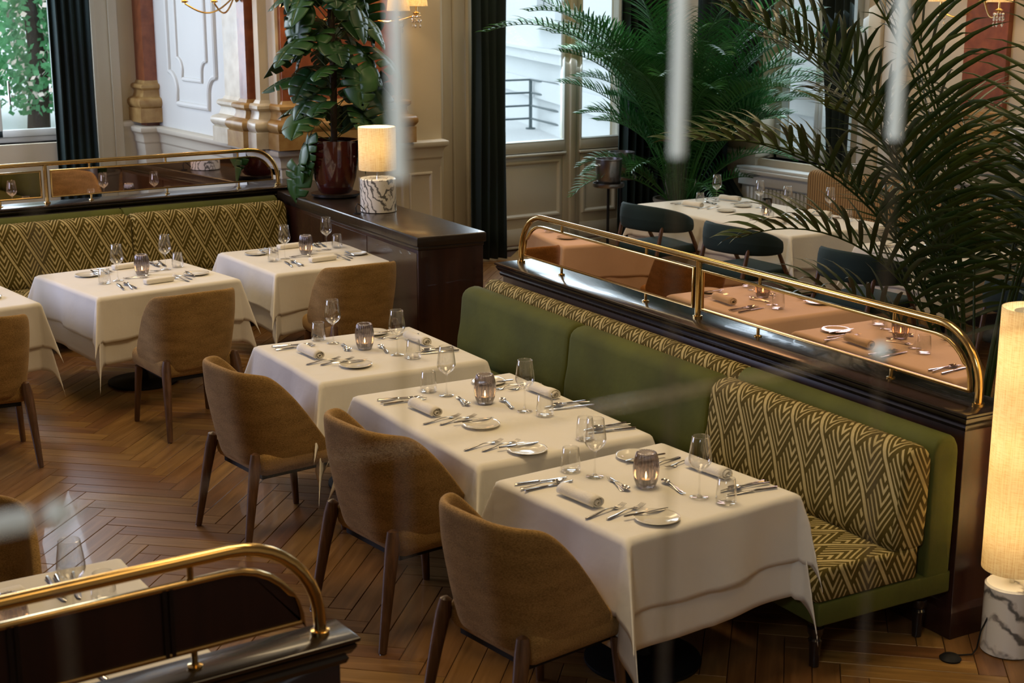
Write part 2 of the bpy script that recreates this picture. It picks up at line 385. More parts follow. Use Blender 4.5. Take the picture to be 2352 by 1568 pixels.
# ------------------------------------------------------------------ floor
def make_floor():
    base = struct(MB().box(-3.6, 10.6, -1.2, 15.7, -.12, -.02).build('floor', 'floorgap'))
    L, Wd = .66, .112; g = .0014; c45 = cos(R(45))
    rot = Matrix.Rotation(R(45), 4, 'Z')
    cells = []
    for j in range(-40, 41):
        for k in range(-220, 221):
            ox, oy = j * L + k * Wd, -j * L + k * Wd
            for v in (0, 1):
                x0, y0, lx, ly = (ox, oy, L, Wd) if not v else (ox + L, oy + Wd - L, Wd, L)
                c = rot @ Vector((x0 + lx / 2, y0 + ly / 2, 0))
                if not (-3.3 < c.x < 10.35 and 1.6 < c.y < 12.5 + (3 if c.x < 5.6 else 0)): continue
                cells.append((c, x0, y0, lx, ly, v))
    def vis(c):
        d = Vector((c.x, c.y, 0)) - Vector((0, 0, CAMH)); w = d.dot(FWD)
        px, py = 1176 + FPX * d.dot(RGT) / w, 784 - FPX * d.dot(UP) / w
        if not (-40 < px < 2400 and 560 < py < 1640): return False
        if px < 820 and py > 1240 + (820 - px) * .25 - 120 and px < 700 and py > 1560 - px * .25: return False
        if c.x > 4.6 and c.y > 3.6: return False            # beyond the long bench
        if c.y > 10.2: return False
        if 3.2 < c.x < 4.6 and c.y > 4.2: return False      # under tables and bench
        if c.x < 1.75 and c.y < 4.9: return False
        return True
    seen = sorted([c for c in cells if vis(c[0])], key=lambda c: (c[0] - Vector((0, 0, 2.68))).length)[:300]
    ids = {id(c) for c in seen}
    rnd = random.Random(3)
    def plank(mb, c, h):
        _, x0, y0, lx, ly, v = c
        e = .002
        vs = []
        for z, o in ((-.02, g), (h - e, g), (h, g + e)):
            vs += [rot @ Vector((x, y, z)) for x, y in ((x0 + o, y0 + o), (x0 + lx - o, y0 + o), (x0 + lx - o, y0 + ly - o), (x0 + o, y0 + ly - o))]
        fs = [(8, 9, 10, 11)] + [(a * 4 + k, a * 4 + (k + 1) % 4, a * 4 + 4 + (k + 1) % 4, a * 4 + 4 + k) for a in (0, 1) for k in range(4)]
        oo = rnd.random() * 60, rnd.random() * 60
        uv = []
        for p in vs:
            q = rot.inverted() @ p
            a, b = (q.x - x0, q.y - y0) if not v else (q.y - y0, q.x - x0)
            uv.append((a + oo[0], b + oo[1]))
        mb.add(vs, fs, [[uv[i] for i in f] for f in fs]); return len(fs)
    for c in seen:
        mb = MB(); plank(mb, c, rnd.uniform(-.0006, .0006)); mb.build('plank', 'oak', base, tone=rnd.random())
    mb = MB(); tones = []
    for c in cells:
        if id(c) in ids: continue
        t = rnd.random(); tones += [t] * plank(mb, c, rnd.uniform(-.0006, .0006))
    o = mb.build('parquet', 'oak', base, tone=tones); o['kind'] = 'stuff'
make_floor()
# ------------------------------------------------------------------ room shell
H = 5.0
def barframe(mb, O, u, v, n, w, h, t=.035, p=.018):
    "four mitred bars proud of a wall; O lower-left corner, u, v in the wall, n outward"
    O, u, v, n = map(Vector, (O, u, v, n))
    def ring(o, z): return [O + u * a + v * b + n * z for a, b in ((o, o), (w - o, o), (w - o, h - o), (o, h - o))]
    vs = ring(0, 0) + ring(t * .25, p) + ring(t * .6, p) + ring(t, 0)
    fs = [(a * 4 + k, a * 4 + (k + 1) % 4, a * 4 + 4 + (k + 1) % 4, a * 4 + 4 + k) for a in range(3) for k in range(4)]
    mb.add(vs, fs)
DADO = [(0, .03), (.16, .03), (.18, .012), (.98, .012), (1.0, .02), (1.06, .02), (1.08, .035), (1.13, .035), (1.17, .05), (1.19, .075), (1.235, .08), (1.25, .05), (1.25, 0)]
# far-left wall with the garden window
YW = 15.6
wl = struct(MB().box(-3.6, 3.45, YW, YW + .45, 0, H).box(4.95, 6.2, YW, YW + .45, 0, H).box(3.45, 4.95, YW, YW + .45, 0, 1.1).box(3.45, 4.95, YW, YW + .45, 4.3, H).build('wall_back', 'wall'))
MB().loopbox(5.47, 5.72, YW - .02, YW + .01, [(z * 1.04, o * .8) for z, o in DADO]).build('dado_panel', 'wall_dado', wl, bevel=.004)
struct(MB().box(4.95, 5.12, YW - .03, YW, 0, 4.4).box(5.12, 5.40, YW - .07, YW, 0, 4.45).box(5.36, 5.46, YW - .09, YW, 0, 4.5).box(5.17, 5.22, YW - .085, YW, 0, 4.4).build('trim_1', 'wall_dado', bevel=.008))
def window(n, O, u, nrm, w, z0, z1, parts=2, rail=None, fr=.07):
    "casement window in an opening; O lower corner (x,y), u along the wall, nrm into the room"
    u, nrm = Vector((*u, 0)), Vector((*nrm, 0)); O = Vector((*O, 0))
    def B(mb, a, b, za, zb, d0, d1):
        T = Matrix((( u.x, nrm.x, 0, O.x), (u.y, nrm.y, 0, O.y), (0, 0, 1, 0), (0, 0, 0, 1)))
        mb.box(a, b, d0, d1, za, zb, T)
    root = struct(bpy.data.objects.new('window_%d' % n, None)); COL.objects.link(root)
    mb = MB(); B(mb, 0, fr, z0, z1, -.10, 0); B(mb, w - fr, w, z0, z1, -.10, 0); B(mb, 0, w, z0, z0 + fr, -.10, 0); B(mb, 0, w, z1 - fr, z1, -.10, 0)
    mb.build('window_frame', 'winpaint', root, bevel=.006)
    sw = (w - 2 * fr) / parts
    for i in range(parts):
        a = fr + i * sw; mb = MB(); s = .055
        B(mb, a + .003, a + s, z0 + fr, z1 - fr, -.08, .015); B(mb, a + sw - s, a + sw - .003, z0 + fr, z1 - fr, -.08, .015)
        B(mb, a, a + sw, z0 + fr, z0 + fr + s + .02, -.08, .015); B(mb, a, a + sw, z1 - fr - s, z1 - fr, -.08, .015)
        sash = mb.build('sash', 'winpaint', root, bevel=.005)
        mb = MB(); B(mb, a + s, a + sw - s, z0 + fr + s, z1 - fr - s, -.045, -.04); mb.build('pane', 'pane', sash)
    mb = MB(); B(mb, -.05, w + .05, z0 - .05, z0, -.1, .16); mb.build('window_sill', 'winpaint', root, bevel=.01)
    return root
w1 = window(1, (3.45, YW + .22), (1, 0), (0, -1), 1.5, 1.1, 4.3, 2, fr=.06)
MB().box(4.335, 4.35, YW + .17, YW + .2, 1.5, 1.75).lathe([(.012, 0), (.012, .03), (0, .03)], seg=10, T=Matrix.Translation((4.36, YW + .2, 1.78)) @ Matrix.Rotation(R(90), 4, 'X')).build('window_handle', 'darksteel', w1)
# side wall with the stucco panel (faces left)
XW = 5.8
w2 = struct(MB().box(XW, XW + .4, 12.9, YW, 0, H).build('wall_side', 'wall_white'))
MB().loopbox(XW - .005, XW + .1, 13.35, YW - .35, DADO).build('dado_panel', 'wall_dado', w2, bevel=.004)
def stucco(x0, ya, yb, zb, zt, r, th):
    P = [(ya, zt), (ya, zb + r * 1.6)]
    for i in range(9): a = pi / 2 * i / 8; P.append((ya - (r) * sin(a) * 1.0, zb + r * 1.6 - r * .9 * (1 - cos(a))))
    P += [(ya - r, zb), (yb + r, zb)]
    for i in range(9): a = pi / 2 * (1 - i / 8); P.append((yb + r * sin(a), zb + r * 1.6 - r * .9 * (1 - cos(a))))
    P += [(yb, zb + r * 1.6), (yb, zt)]
    return [(x0, y, z) for y, z in P]
MB().tube(stucco(XW - .003, 14.95, 13.72, 1.52, 4.4, .2, .02), .03, 8).build('stucco_moulding', 'wall_white', w2, smooth=True)
MB().tube(stucco(XW - .003, 14.72, 13.95, 1.78, 4.2, .13, .02), .022, 8).build('stucco_moulding', 'wall_white', w2, smooth=True)
# pilaster bases (attic profile)
BASE = [(1.25, .10), (1.40, .10), (1.405, .085), (1.42, .10), (1.445, .115), (1.475, .115), (1.50, .10), (1.51, .075), (1.52, .05), (1.56, .035), (1.59, .035), (1.60, .05), (1.615, .065), (1.64, .065), (1.655, .05), (1.66, .02), (1.69, .005)]
def pilaster(n, x0, x1, y0, y1, mat, bmat, zoff=0.):
    p = struct(MB().loopbox(x0, x1, y0, y1, [(1.2, 0), (H, 0)]).build('pilaster_%d' % n, mat))
    p.name = 'trim_%d' % (20 + n)
    MB().loopbox(x0, x1, y0, y1, [(z + zoff, o) for z, o in BASE]).build('moulded_base', bmat, p, smooth=True)
    return p
pilaster(1, 5.66, 6.0, 15.34, YW + .1, 'red', 'yellowstone', .04)
MB().loopbox(5.62, 5.9, 15.30, YW, DADO).build('trim_2', 'wall_dado', bevel=.004)['kind'] = 'structure'
# pier between garden side and terrace door
pier = struct(MB().box(5.8, 7.55, 12.35, 13.1, 0, H).build('wall_pier', 'wall')); pier.name = 'wall_middle'
MB().loopbox(5.82, 7.5, 12.33, 13.0, DADO).build('dado_panel', 'wall_dado', pier, bevel=.004)
pilaster(2, 5.83, 7.08, 12.30, 12.75, 'red', 'yellowstone')
pilaster(3, 5.70, 5.9, 12.90, 13.30, 'palestone', 'palestone')
pilaster(4, 5.66, 5.78, 12.70, 12.86, 'red', 'yellowstone')
pilaster(5, 5.71, 5.80, 12.52, 12.62, 'wall', 'palestone')
mb = MB(); N0 = (0, -1, 0)
for a, b in ((5.9, 6.5), (6.6, 7.1), (7.15, 7.42)): barframe(mb, (a, 12.318, .28), (1, 0, 0), (0, 0, 1), N0, b - a, .66)
mb.build('panel_moulding', 'wall_dado', pier)
# door wall
XD0, XD1, YD = 8.03, 10.2, 12.65
wd = struct(MB().box(7.5, XD0, YD, YD + .4, 0, H).box(XD1, 10.9, YD, YD + .4, 0, H).box(XD0, XD1, YD, YD + .4, 4.2, H).build('wall_far', 'wall'))
struct(MB().box(7.62, 7.70, YD - .10, YD, 0, 4.5).box(7.70, 7.84, YD - .05, YD, 0, 4.45).box(7.84, 7.98, YD - .08, YD, 0, 4.4).box(7.98, 8.05, YD - .12, YD, 0, 4.3).build('trim_3', 'wall', bevel=.01))
def door_leaf(n, x0, x1, y, hand=None):
    root = struct(bpy.data.objects.new('door_%d' % n, None)); COL.objects.link(root)
    s = .10; zt = 4.1; zg = 1.13
    MB().box(x0, x0 + s, y, y + .06, .02, zt).box(x1 - s, x1, y, y + .06, .02, zt).box(x0 + s, x1 - s, y, y + .06, zt - .12, zt).box(x0 + s, x1 - s, y + .01, y + .05, .02, zg - .11).box(x0 + s, x1 - s, y, y + .06, .02, .2).build('door_frame', 'door', root, bevel=.004)
    MB().box(x0 + s - .01, x1 - s + .01, y - .02, y + .08, zg - .13, zg - .02).box(x0 + s - .02, x1 - s + .02, y - .035, y, zg - .17, zg - .14).build('lock_rail', 'door', root, bevel=.008)
    mb = MB(); barframe(mb, (x0 + s + .03, y + .01, .30), (1, 0, 0), (0, 0, 1), N0, x1 - x0 - 2 * s - .06, .62, .05, .025); mb.build('panel_moulding', 'door', root)
    mb = MB(); barframe(mb, (x0 + s - .01, y, zg - .03), (1, 0, 0), (0, 0, 1), N0, x1 - x0 - 2 * s + .02, zt - .12 - zg, .03, .02); mb.build('glazing_bead', 'winpaint', root)
    MB().box(x0 + s, x1 - s, y + .025, y + .03, zg - .03, zt - .1).build('pane', 'pane', root)
    if hand: MB().tube([(hand, y, 1.2), (hand, y - .05, 1.2), (hand + .14, y - .055, 1.2)], .011, 8).lathe([(.022, 0), (.022, .01)], T=Matrix.Translation((hand, y, 1.2)) @ Matrix.Rotation(R(90), 4, 'X'), seg=12, cap=True).build('door_handle', 'brass', root, smooth=True)
    return root
door_leaf(1, 8.05, 9.40, YD + .05, 8.37)
door_leaf(2, 9.42, 10.15, YD + .05)
struct(MB().box(9.37, 9.45, YD + .02, YD + .06, .02, 4.1).build('trim_4', 'door', bevel=.01))
struct(MB().box(10.15, 10.26, YD - .05, YD + .3, 0, 4.3).box(10.26, 10.5, YD - .03, YD, 0, 4.3).build('trim_5', 'door', bevel=.01))
struct(MB().box(8.05, 10.2, YD + .0, YD + .3, -.02, .03).build('trim_6', 'walnut'))
# right wall with window
XR = 10.5
wr = struct(MB().box(XR, XR + .4, -1.2, 9.72, 0, H).box(XR, XR + .4, 10.95, YD + .4, 0, H).box(XR, XR + .4, 9.72, 10.95, 0, 1.0).box(XR, XR + .4, 9.72, 10.95, 4.2, H).build('wall_right', 'wall'))
MB().loopbox(XR - .005, XR + .05, 6.0, 9.6, [(z * .86, o) for z, o in DADO]).build('dado_panel', 'wall_dado', wr, bevel=.004)
MB().loopbox(XR - .005, XR + .05, 11.0, YD, [(z * .86, o) for z, o in DADO]).build('dado_panel', 'wall_dado', wr, bevel=.004)
window(2, (XR + .2, 9.72), (0, 1), (-1, 0), 1.23, 1.0, 4.2, 2, fr=.05)
struct(MB().box(XR - .20, XR, 9.55, 11.1, .86, .90).box(XR - .14, XR, 9.55, 11.1, .74, .86).box(XR - .17, XR + .05, 9.55, 11.1, .90, .93).build('trim_7', 'wall_white', bevel=.01))
mb = MB()
for i in range(26): mb.box(XR - .1, XR - .075, 9.6 + i * .055, 9.63 + i * .055, .12, .72)
g = mb.box(XR - .08, XR - .07, 9.55, 11.1, .1, .74).build('radiator_grille', 'wall_white'); tag(g, 'slatted cream radiator grille under the right-hand window', 'grille'); g['kind'] = 'structure'; g.name = 'trim_17'
for i, (a, b, d, mt) in enumerate(((9.50, 9.60, .05, 'wall_white'), (9.34, 9.50, .09, 'wall'), (9.16, 9.34, .05, 'wall_white'), (9.08, 9.16, .09, 'wall'), (7.55, 7.70, .05, 'wall_white'), (7.35, 7.55, .09, 'wall'))):
    struct(MB().box(XR - d, XR, a, b, 0, 4.5).build('trim_%d' % (8 + i), mt, bevel=.012))
pilaster(6, XR - .06, XR + .1, 7.98, 8.42, 'red', 'yellowstone')
# ceiling, near walls
struct(MB().box(-3.6, 10.9, -1.2, YW + .4, H, H + .2).build('ceiling', 'ceil'))
struct(MB().box(-3.8, -3.6, -1.2, YW + .4, 0, H).build('wall_left', 'wall'))
struct(MB().box(-3.8, 10.9, -1.4, -1.2, 0, H).build('wall_front', 'wall'))
struct(MB().box(8.05, 10.2, YD - .015, YD, 0, .02).box(7.5, 8.0, YD - .03, YD, 0, .14).build('baseboard_far', 'wall_dado'))
# ------------------------------------------------------------------ outside
gr = struct(MB().box(-40, 90, 16.1, 110, -.3, -.1).box(6.3, 90, 13.2, 16.1, -.3, -.1).box(10.95, 90, -20, 13.2, -.3, -.1).build('ground', 'terrace'))
def facade():
    root = thing('building', 'white rendered building with a pale framed window beyond the terrace door', 'building')
    a = R(21.9); d = Vector((sin(a), cos(a), 0)); n = Vector((-cos(a), sin(a), 0))
    P = unx(1175, 90, 1, 27.0); P.z = 0
    T = Matrix(((d.x, -n.x, 0, P.x), (d.y, -n.y, 0, P.y), (0, 0, 1, 0), (0, 0, 0, 1)))
    MB().box(-22, 26, 0, 1, -.2, 14, T).build('wall', 'facade', root)
    MB().box(-22, 26, -.18, .02, 1.30, 1.5, T).box(-22, 26, -.10, .02, .55, .9, T).box(-22, 26, -.25, .02, 1.5, 1.56, T).build('string_course', 'facade', root)
    for k in (-4.2, 1.6, 7.4):
        f = MB().box(k - .2, k + 1.4, -.12, .02, 2.05, 5.0, T).box(k - .35, k + 1.55, -.22, .02, 1.95, 2.08, T).build('window_frame', 'facade', root)
        MB().box(k, k + .56, -.14, -.1, 2.3, 4.8, T).build('pane', 'darkpane', f); MB().box(k + .66, k + 1.2, -.14, -.1, 2.3, 4.8, T).build('pane', 'darkpane', f)
    MB().box(-13, -12.2, -.2, .02, -.2, 14, T).build('pilaster_strip', 'facade', root)
facade()
def terrace_rail():
    C = Vector((17.23, 24.68, -.1)); a = R(16)
    root = thing('terrace_railing', 'grey metal terrace railing with four horizontal bars outside the glass door', 'railing')
    d2 = Vector((-sin(a), -cos(a), 0)); L = C + Vector((-6, .2, 0)); Rr = C + d2 * 7
    for p in (C, C + Vector((-3, .1, 0)), C + d2 * 3.5, L, Rr): MB().tube([p, p + Vector((0, 0, 1.0))], .035, 8).lathe([(.1, 0), (.1, .03)], c=p, seg=10, cap=True).build('post', 'railgrey', root)
    for z in (.22, .48, .74, 1.0): MB().tube([L + Vector((0, 0, z)), C + Vector((0, 0, z)), Rr + Vector((0, 0, z))], .022, 6).build('bar', 'railgrey', root)
terrace_rail()
def garden_tree(loc, h, r, n, seed, label, flowers=0):
    rnd = random.Random(seed); root = thing('garden_tree', label, 'tree', loc, 0, 'trees in the garden behind the left window')
    MB().tube([(0, 0, 0), (.1, 0, h * .4), (-.05, .1, h * .8)], [.22, .17, .07], 8).build('trunk', 'bark', root, smooth=True)
    for nmx, cnt, mt, s in (('foliage', n, 'leafout', .07), ('blossom', flowers * 3, 'blossom', .06)):
        if not cnt: continue
        mb = MB(); v = []; f = []
        for i in range(cnt):
            t, p = rnd.uniform(0, 2 * pi), rnd.uniform(-1, 1); q = rnd.random() ** .4
            c = Vector((cos(t) * sqrt(1 - p * p) * r * q, sin(t) * sqrt(1 - p * p) * r * q, h * .62 + p * h * .48 * q))
            if sin(c.x * 2.3) + sin(c.z * 2.1 + c.x) < -.5 and rnd.random() < .8: continue
            a = Vector((rnd.uniform(-1, 1), rnd.uniform(-1, 1), rnd.uniform(-1, 1))).normalized(); b = a.orthogonal().normalized() * s * rnd.uniform(.6, 1.3); a = a * s
            k = len(v); v += [c - a, c + b, c + a, c - b]; f.append((k, k + 1, k + 2, k + 3))
        mb.add(v, f); mb.build(nmx, mt, root)['kind'] = 'stuff'
garden_tree((7.75, 26.5, -.1), 4.2, 1.9, 6500, 1, 'bushy green garden tree close behind the left window', 500)
garden_tree((9.9, 30.5, -.1), 5.0, 2.2, 7500, 2, 'tall garden tree farther back to the right behind the left window', 200)
garden_tree((8.0, 33, -.1), 5.5, 2.4, 7500, 4, 'tall garden tree farther back to the left behind the left window', 200)
# ------------------------------------------------------------------ curtains
def curtain(label, A, B, z0, z1, waves, amp=.05, pinch=None):
    A, B = Vector((*A, 0)), Vector((*B, 0)); d = B - A; n = Vector((-d.y, d.x, 0)).normalized(); L = d.length
    nu = waves * 8 + 1
    def fn(i, j):
        t = i / (nu - 1); z = z0 + (z1 - z0) * j / 14
        k = 1.
        off = Vector((0, 0, 0))
        if pinch:
            zp, kk, sh = pinch; w = math.exp(-((z - zp) / 1.1) ** 2) if z > zp else math.exp(-((z - zp) / .55) ** 2)
            k = 1 - (1 - kk) * w; off = d * sh * w
        a = amp * (1 + .3 * sin(7 * t)) * (.6 + .4 * (1 - j / 14))
        return A + d * (.5 + (t - .5) * k) + off + n * (a * sin(2 * pi * waves * t) + .015 * sin(5 * t + z * 2)) + Vector((0, 0, z))
    o = MB().grid(fn, nu, 15).build('curtain', 'curtain', smooth=True)
    m = o.modifiers.new('thickness', 'SOLIDIFY'); m.thickness = .006
    tag(o, label, 'curtain'); return o
curtain('floor-length dark green velvet curtain at the left garden window', (4.69, YW - .22), (5.11, YW - .26), .03, 4.6, 5, .045)
curtain('dark green velvet curtain hanging left of the glass terrace door', (7.83, 12.22), (8.20, 12.18), .02, 4.6, 4, .05)
curtain('dark green velvet curtain in the corner right of the terrace doors, behind the feathery palm', (9.85, 12.42), (10.38, 12.30), .02, 4.6, 6, .06)
curtain('dark green curtain left of the right-hand window, behind the feathery palm', (10.33, 11.75), (10.36, 10.55), .25, 4.6, 8, .05, (1.0, .35, -.30))
curtain('dark green curtain right of the right-hand window, behind the large palm', (10.30, 9.98), (10.34, 9.60), .25, 4.6, 4, .05, (1.0, .6, .15))
# ------------------------------------------------------------------ low partitions with brass rail and bronze mirrors
CAPZ = 1.0
def partition(name, label, loc, rz, L, posts, both=True, panel='mirror', capz=CAPZ, reflected_stiles=(), rail_y=-.11, feet=.62, tall=.315, dep=.22):
    t = thing(name, label, 'partition', loc, rz)
    zc = capz
    MB().loopbox(0, L, -dep, -.0, [(0, .018), (.12, .018), (.135, .004), (.15, 0), (zc - .07, 0)]).build('panelled_body', 'mahogany', t, bevel=.003)
    MB().loopbox(-.0, L, -dep, 0, [(zc - .085, 0), (zc - .08, .012), (zc - .065, .018), (zc - .055, .012), (zc - .05, .022), (zc - .03, .034), (zc - .022, .034), (zc - .018, .028), (zc - .014, .04), (zc - .004, .042), (zc, .036)]).build('moulded_cap', 'ebony', t, smooth=True)
    y = rail_y; r = .0175; Rr = .25; zt = zc + tall
    P = [(.04, y, zc), (.04, y, zt - Rr)] + [(.04 + Rr * (1 - cos(a)), y, zt - Rr + Rr * sin(a)) for a in [pi / 2 * k / 10 for k in range(1, 11)]]
    if both: Q = [(L - p[0], p[1], p[2]) for p in P][::-1]
    else: Q = [(L, y, zt)]
    MB().tube(P + Q, r, 14).build('brass_rail', 'brass', t, smooth=True)
    for x in [.04] + ([L - .04] if both else []): MB().lathe([(.026, 0), (.026, .012), (.02, .014)], c=(x, y, zc), seg=16, cap=True).build('rail_collar', 'brass', t, smooth=True)
    for x in posts: MB().tube([(x, y, zc), (x, y, zt)], .0165, 12).lathe([(.026, 0), (.026, .012), (.02, .014)], c=(x, y, zc), seg=16, cap=True).build('rail_post', 'brass', t, smooth=True)
    xs = [0] + list(posts) + [L]
    for i in range(len(xs) - 1):
        a = xs[i] + (.085 if i == 0 else .035); b = xs[i + 1] - (.085 if (i == len(xs) - 2 and both) else .035)
        z0, z1 = zc + .045, zt - .05; rc = Rr - .045
        pts = [(a, z0), (b, z0)]
        if i == len(xs) - 2 and both: pts += [(b - rc + rc * cos(q), z1 - rc + rc * sin(q)) for q in [pi / 2 * k / 8 for k in range(9)]]
        else: pts += [(b, z1)]
        if i == 0: pts += [(a + rc - rc * sin(q), z1 - rc + rc * cos(q)) for q in [pi / 2 * k / 8 for k in range(9)]]
        else: pts += [(a, z1)]
        n = len(pts)
        mb = MB(); vs = [(p[0], y + .004, p[1]) for p in pts] + [(p[0], y - .004, p[1]) for p in pts]
        mb.add(vs, [tuple(range(n)), tuple(range(2 * n - 1, n - 1, -1))] + [(k, k + n, (k + 1) % n + n, (k + 1) % n) for k in range(n)])
        pm = mb.build('mirror_panel' if panel.startswith('mirror') else 'reflection_panel', panel, t)  # without a mirror, dark wood stands in for a dark reflection
        cxm, czm = (a + b) / 2, (z0 + z1) / 2
        mb = MB(); w = .013; vs = []
        for p in pts:
            dx = w if p[0] < cxm else -w; dz = w if p[1] < czm else -w
            vs += [(p[0], y + .011, p[1]), (p[0] + dx, y + .011, p[1] + dz), (p[0] + dx, y - .011, p[1] + dz), (p[0], y - .011, p[1])]
        mb.add(vs, [(k * 4 + s, k * 4 + (s + 1) % 4, ((k + 1) % n) * 4 + (s + 1) % 4, ((k + 1) % n) * 4 + s) for k in range(n) for s in range(4)])
        mb.build('brass_frame', 'brass', pm, bevel=.002)
        m = max(1, int((b - a) / feet))
        for q in range(m):
            x = a + (b - a) * (q + .5) / m
            MB().tube([(x, y, zc), (x, y, z0 + .004)], .0085, 10).lathe([(.02, 0), (.02, .006), (.01, .009)], c=(x, y, zc), seg=14).build('panel_foot', 'brass', pm, smooth=True)
            MB().tube([(x, y, z1 - .004), (x, y, zt)], .0085, 10).build('panel_spacer', 'brass', pm, smooth=True)
    for x in reflected_stiles: MB().box(x - .014, x - .003, y + .004, y + .012, zc + .05, zt - .06).box(x + .003, x + .014, y + .004, y + .012, zc + .05, zt - .06).build('stile', 'ebony', t)  # strips added for the upright lines reflected in the dark panel
    return t
def cushion(name, mat, parent, x0, x1, sec, e=.03, nx=10, arc=.25):
    n = len(sec); cy_, cz_ = sum(p[0] for p in sec) / n, sum(p[1] for p in sec) / n
    sec = list(sec) + [sec[0]]; al = [0]
    for k in range(n): al.append(al[-1] + math.dist(sec[k], sec[k + 1]))
    rings = [(x0 + .002, .0), (x0 + .002, .5), (x0, .86), (x0 + e * .3, .95), (x0 + e, 1.)] + [(x0 + e + (x1 - x0 - 2 * e) * k / nx, 1.) for k in range(1, nx)] + [(x1 - e, 1.), (x1 - e * .3, .95), (x1, .86), (x1 - .002, .5), (x1 - .002, 0.)]
    def fn(i, j): x, s = rings[i]; p = sec[j]; return (x, cy_ + (p[0] - cy_) * s, cz_ + (p[1] - cz_) * s)
    def uv(i, j):
        return (rings[i][0], al[j])
    mb = MB(); mb.grid(fn, len(rings), n + 1, uv)
    for q in list(mb.uv):          # end faces: flat projection
        if q // n < 3 or q // n >= len(rings) - 4: mb.uv[q] = [(mb.v[k][1] + mb.v[k][0], mb.v[k][2]) for k in mb.f[q]]
    return mb.build(name, mat, parent, smooth='all')
def arcpts(cy_, cz_, r1, r2, a0, a1, n): return [(cy_ + r1 * cos(a), cz_ + r2 * sin(a)) for a in [R(a0 + (a1 - a0) * k / n) for k in range(n + 1)]]
def bench(name, label, loc, rz, L, secs, leg_at, group=None, top=.84, depth=.75):
    """secs: (x0, x1, cushion material, roll material, seat material)"""
    t = thing(name, label, 'bench', loc, rz, group)
    for x0, x1, cm, rm, sm in secs:
        roll = [(.02, .26)] + [(.155, .26), (.155, .5), (.155, top)] + arcpts(.085, top + .0, .07, .075, 0, 180, 8)[1:] + [(.015, .5)]
        cushion('upholstered_frame', rm, t, x0, x1, roll, .012)
    for x0, x1, cm, rm, sm in secs:
        w = x1 - x0; n = 2 if w > 1.9 else 1
        for k in range(n):
            a, b = x0 + w * k / n + .004, x0 + w * (k + 1) / n - .004
            sec = [(.17, .44), (.26, .425), (.335, .445), (.355, .49), (.35, .56), (.33, .66)] + arcpts(.235, top - .02, .080, .07, 5, 175, 8) + [(.16, .6)]
            cushion('back_cushion', cm, t, a, b, sec, .035)
    for x0, x1, cm, rm, sm in secs:
        sec = [(.18, .31), (depth - .02, .31), (depth, .33), (depth + .005, .40), (depth - .01, .44), (depth - .05, .458), (.5, .462), (.18, .45)]
        cushion('seat_cushion', sm, t, x0 + .004, x1 - .004, sec[::-1], .035)
    MB().loopbox(0, L, .01, depth - .02, [(.215, 0), (.31, 0)]).build('apron', 'velvet', t, bevel=.008)
    for x in leg_at:
        for yy in (depth - .08, .1):
            MB().lathe([(.013, 0), (.02, .005), (.024, .10), (.030, .12), (.022, .13), (.032, .15), (.034, .175), (.026, .18), (.036, .20), (.036, .22)], c=(x, yy, 0), seg=16, cap=True).build('leg', 'ebony', t, smooth=True)
    return t
RB = R(90 - 4.4)
PR = (4.765, 3.70, 0)
partition('mirror_partition', 'long dark wood partition with brass rail and bronze mirrors behind the green bench', PR, RB, 3.86, (1.97,))
bench('banquette_bench', 'long bench in green velvet and chevron fabric facing the three near tables', (4.752, 3.70, 0), RB, 3.82,
      [(0, 1.29, 'chevron', 'velvet', 'chevron'), (1.29, 3.82, 'velvet', 'chevron', 'velvet')], (.08, 1.4, 2.6, 3.74))
partition('mirror_partition', 'dark wood partition with brass rail and bronze mirrors behind the left chevron bench', (5.47, 11.50, 0), R(180 + .6), 6.2, (2.05, 4.1), both=False, panel='mirror2', capz=1.03)
bench('banquette_bench', 'chevron-fabric bench with green velvet roll along the left partition', (5.30, 11.49, 0), R(180 + .6), 5.6,
      [(0, 1.36, 'chevron', 'velvet', 'chevron'), (1.36, 2.8, 'chevron', 'velvet', 'chevron'), (2.8, 4.2, 'chevron', 'velvet', 'chevron'), (4.2, 5.6, 'chevron', 'velvet', 'chevron')], (.1, 1.4, 2.8, 4.2, 5.4), top=.90)
partition('rail_partition', 'dark wood partition with curved brass rail in the lower left foreground', (1.65, 3.25, 0), R(180), 2.6, (), both=False, panel='mahogany', reflected_stiles=(.46, .84, 1.3), tall=.29, rail_y=-.035, dep=.06)
# ------------------------------------------------------------------ sideboard
sb = thing('sideboard', 'dark wood sideboard with a polished top at the end of the left bench', 'sideboard', (5.10, 8.68, 0), R(-5.2))
MB().loopbox(.015, .53, .02, 3.55, [(0, -.015), (.10, -.015), (.101, 0), (.905, 0)]).build('body', 'mahogany', sb, bevel=.003)
MB().loopbox(0, .545, 0, 3.56, [(.93, -.008), (.933, 0), (.99, .0), (1.0, -.006)]).box(.012, .533, .012, 3.56, .905, .932).build('worktop', 'topwood', sb, bevel=.003)
for k in range(4):
    d = MB().box(.53, .545, .05 + k * .86, .05 + k * .86 + .84, .14, .88).build('door', 'mahogany', sb, bevel=.003)
    for z in (.62, .84): MB().box(.545, .562, .10 + k * .86, .13 + k * .86, z - .02, z).build('handle', 'brass', d)
for k in range(4): MB().box(.012, .016, .04 + k * .88, .04 + k * .88 + .86, .14, .88).build('side_panel', 'mahogany', sb)
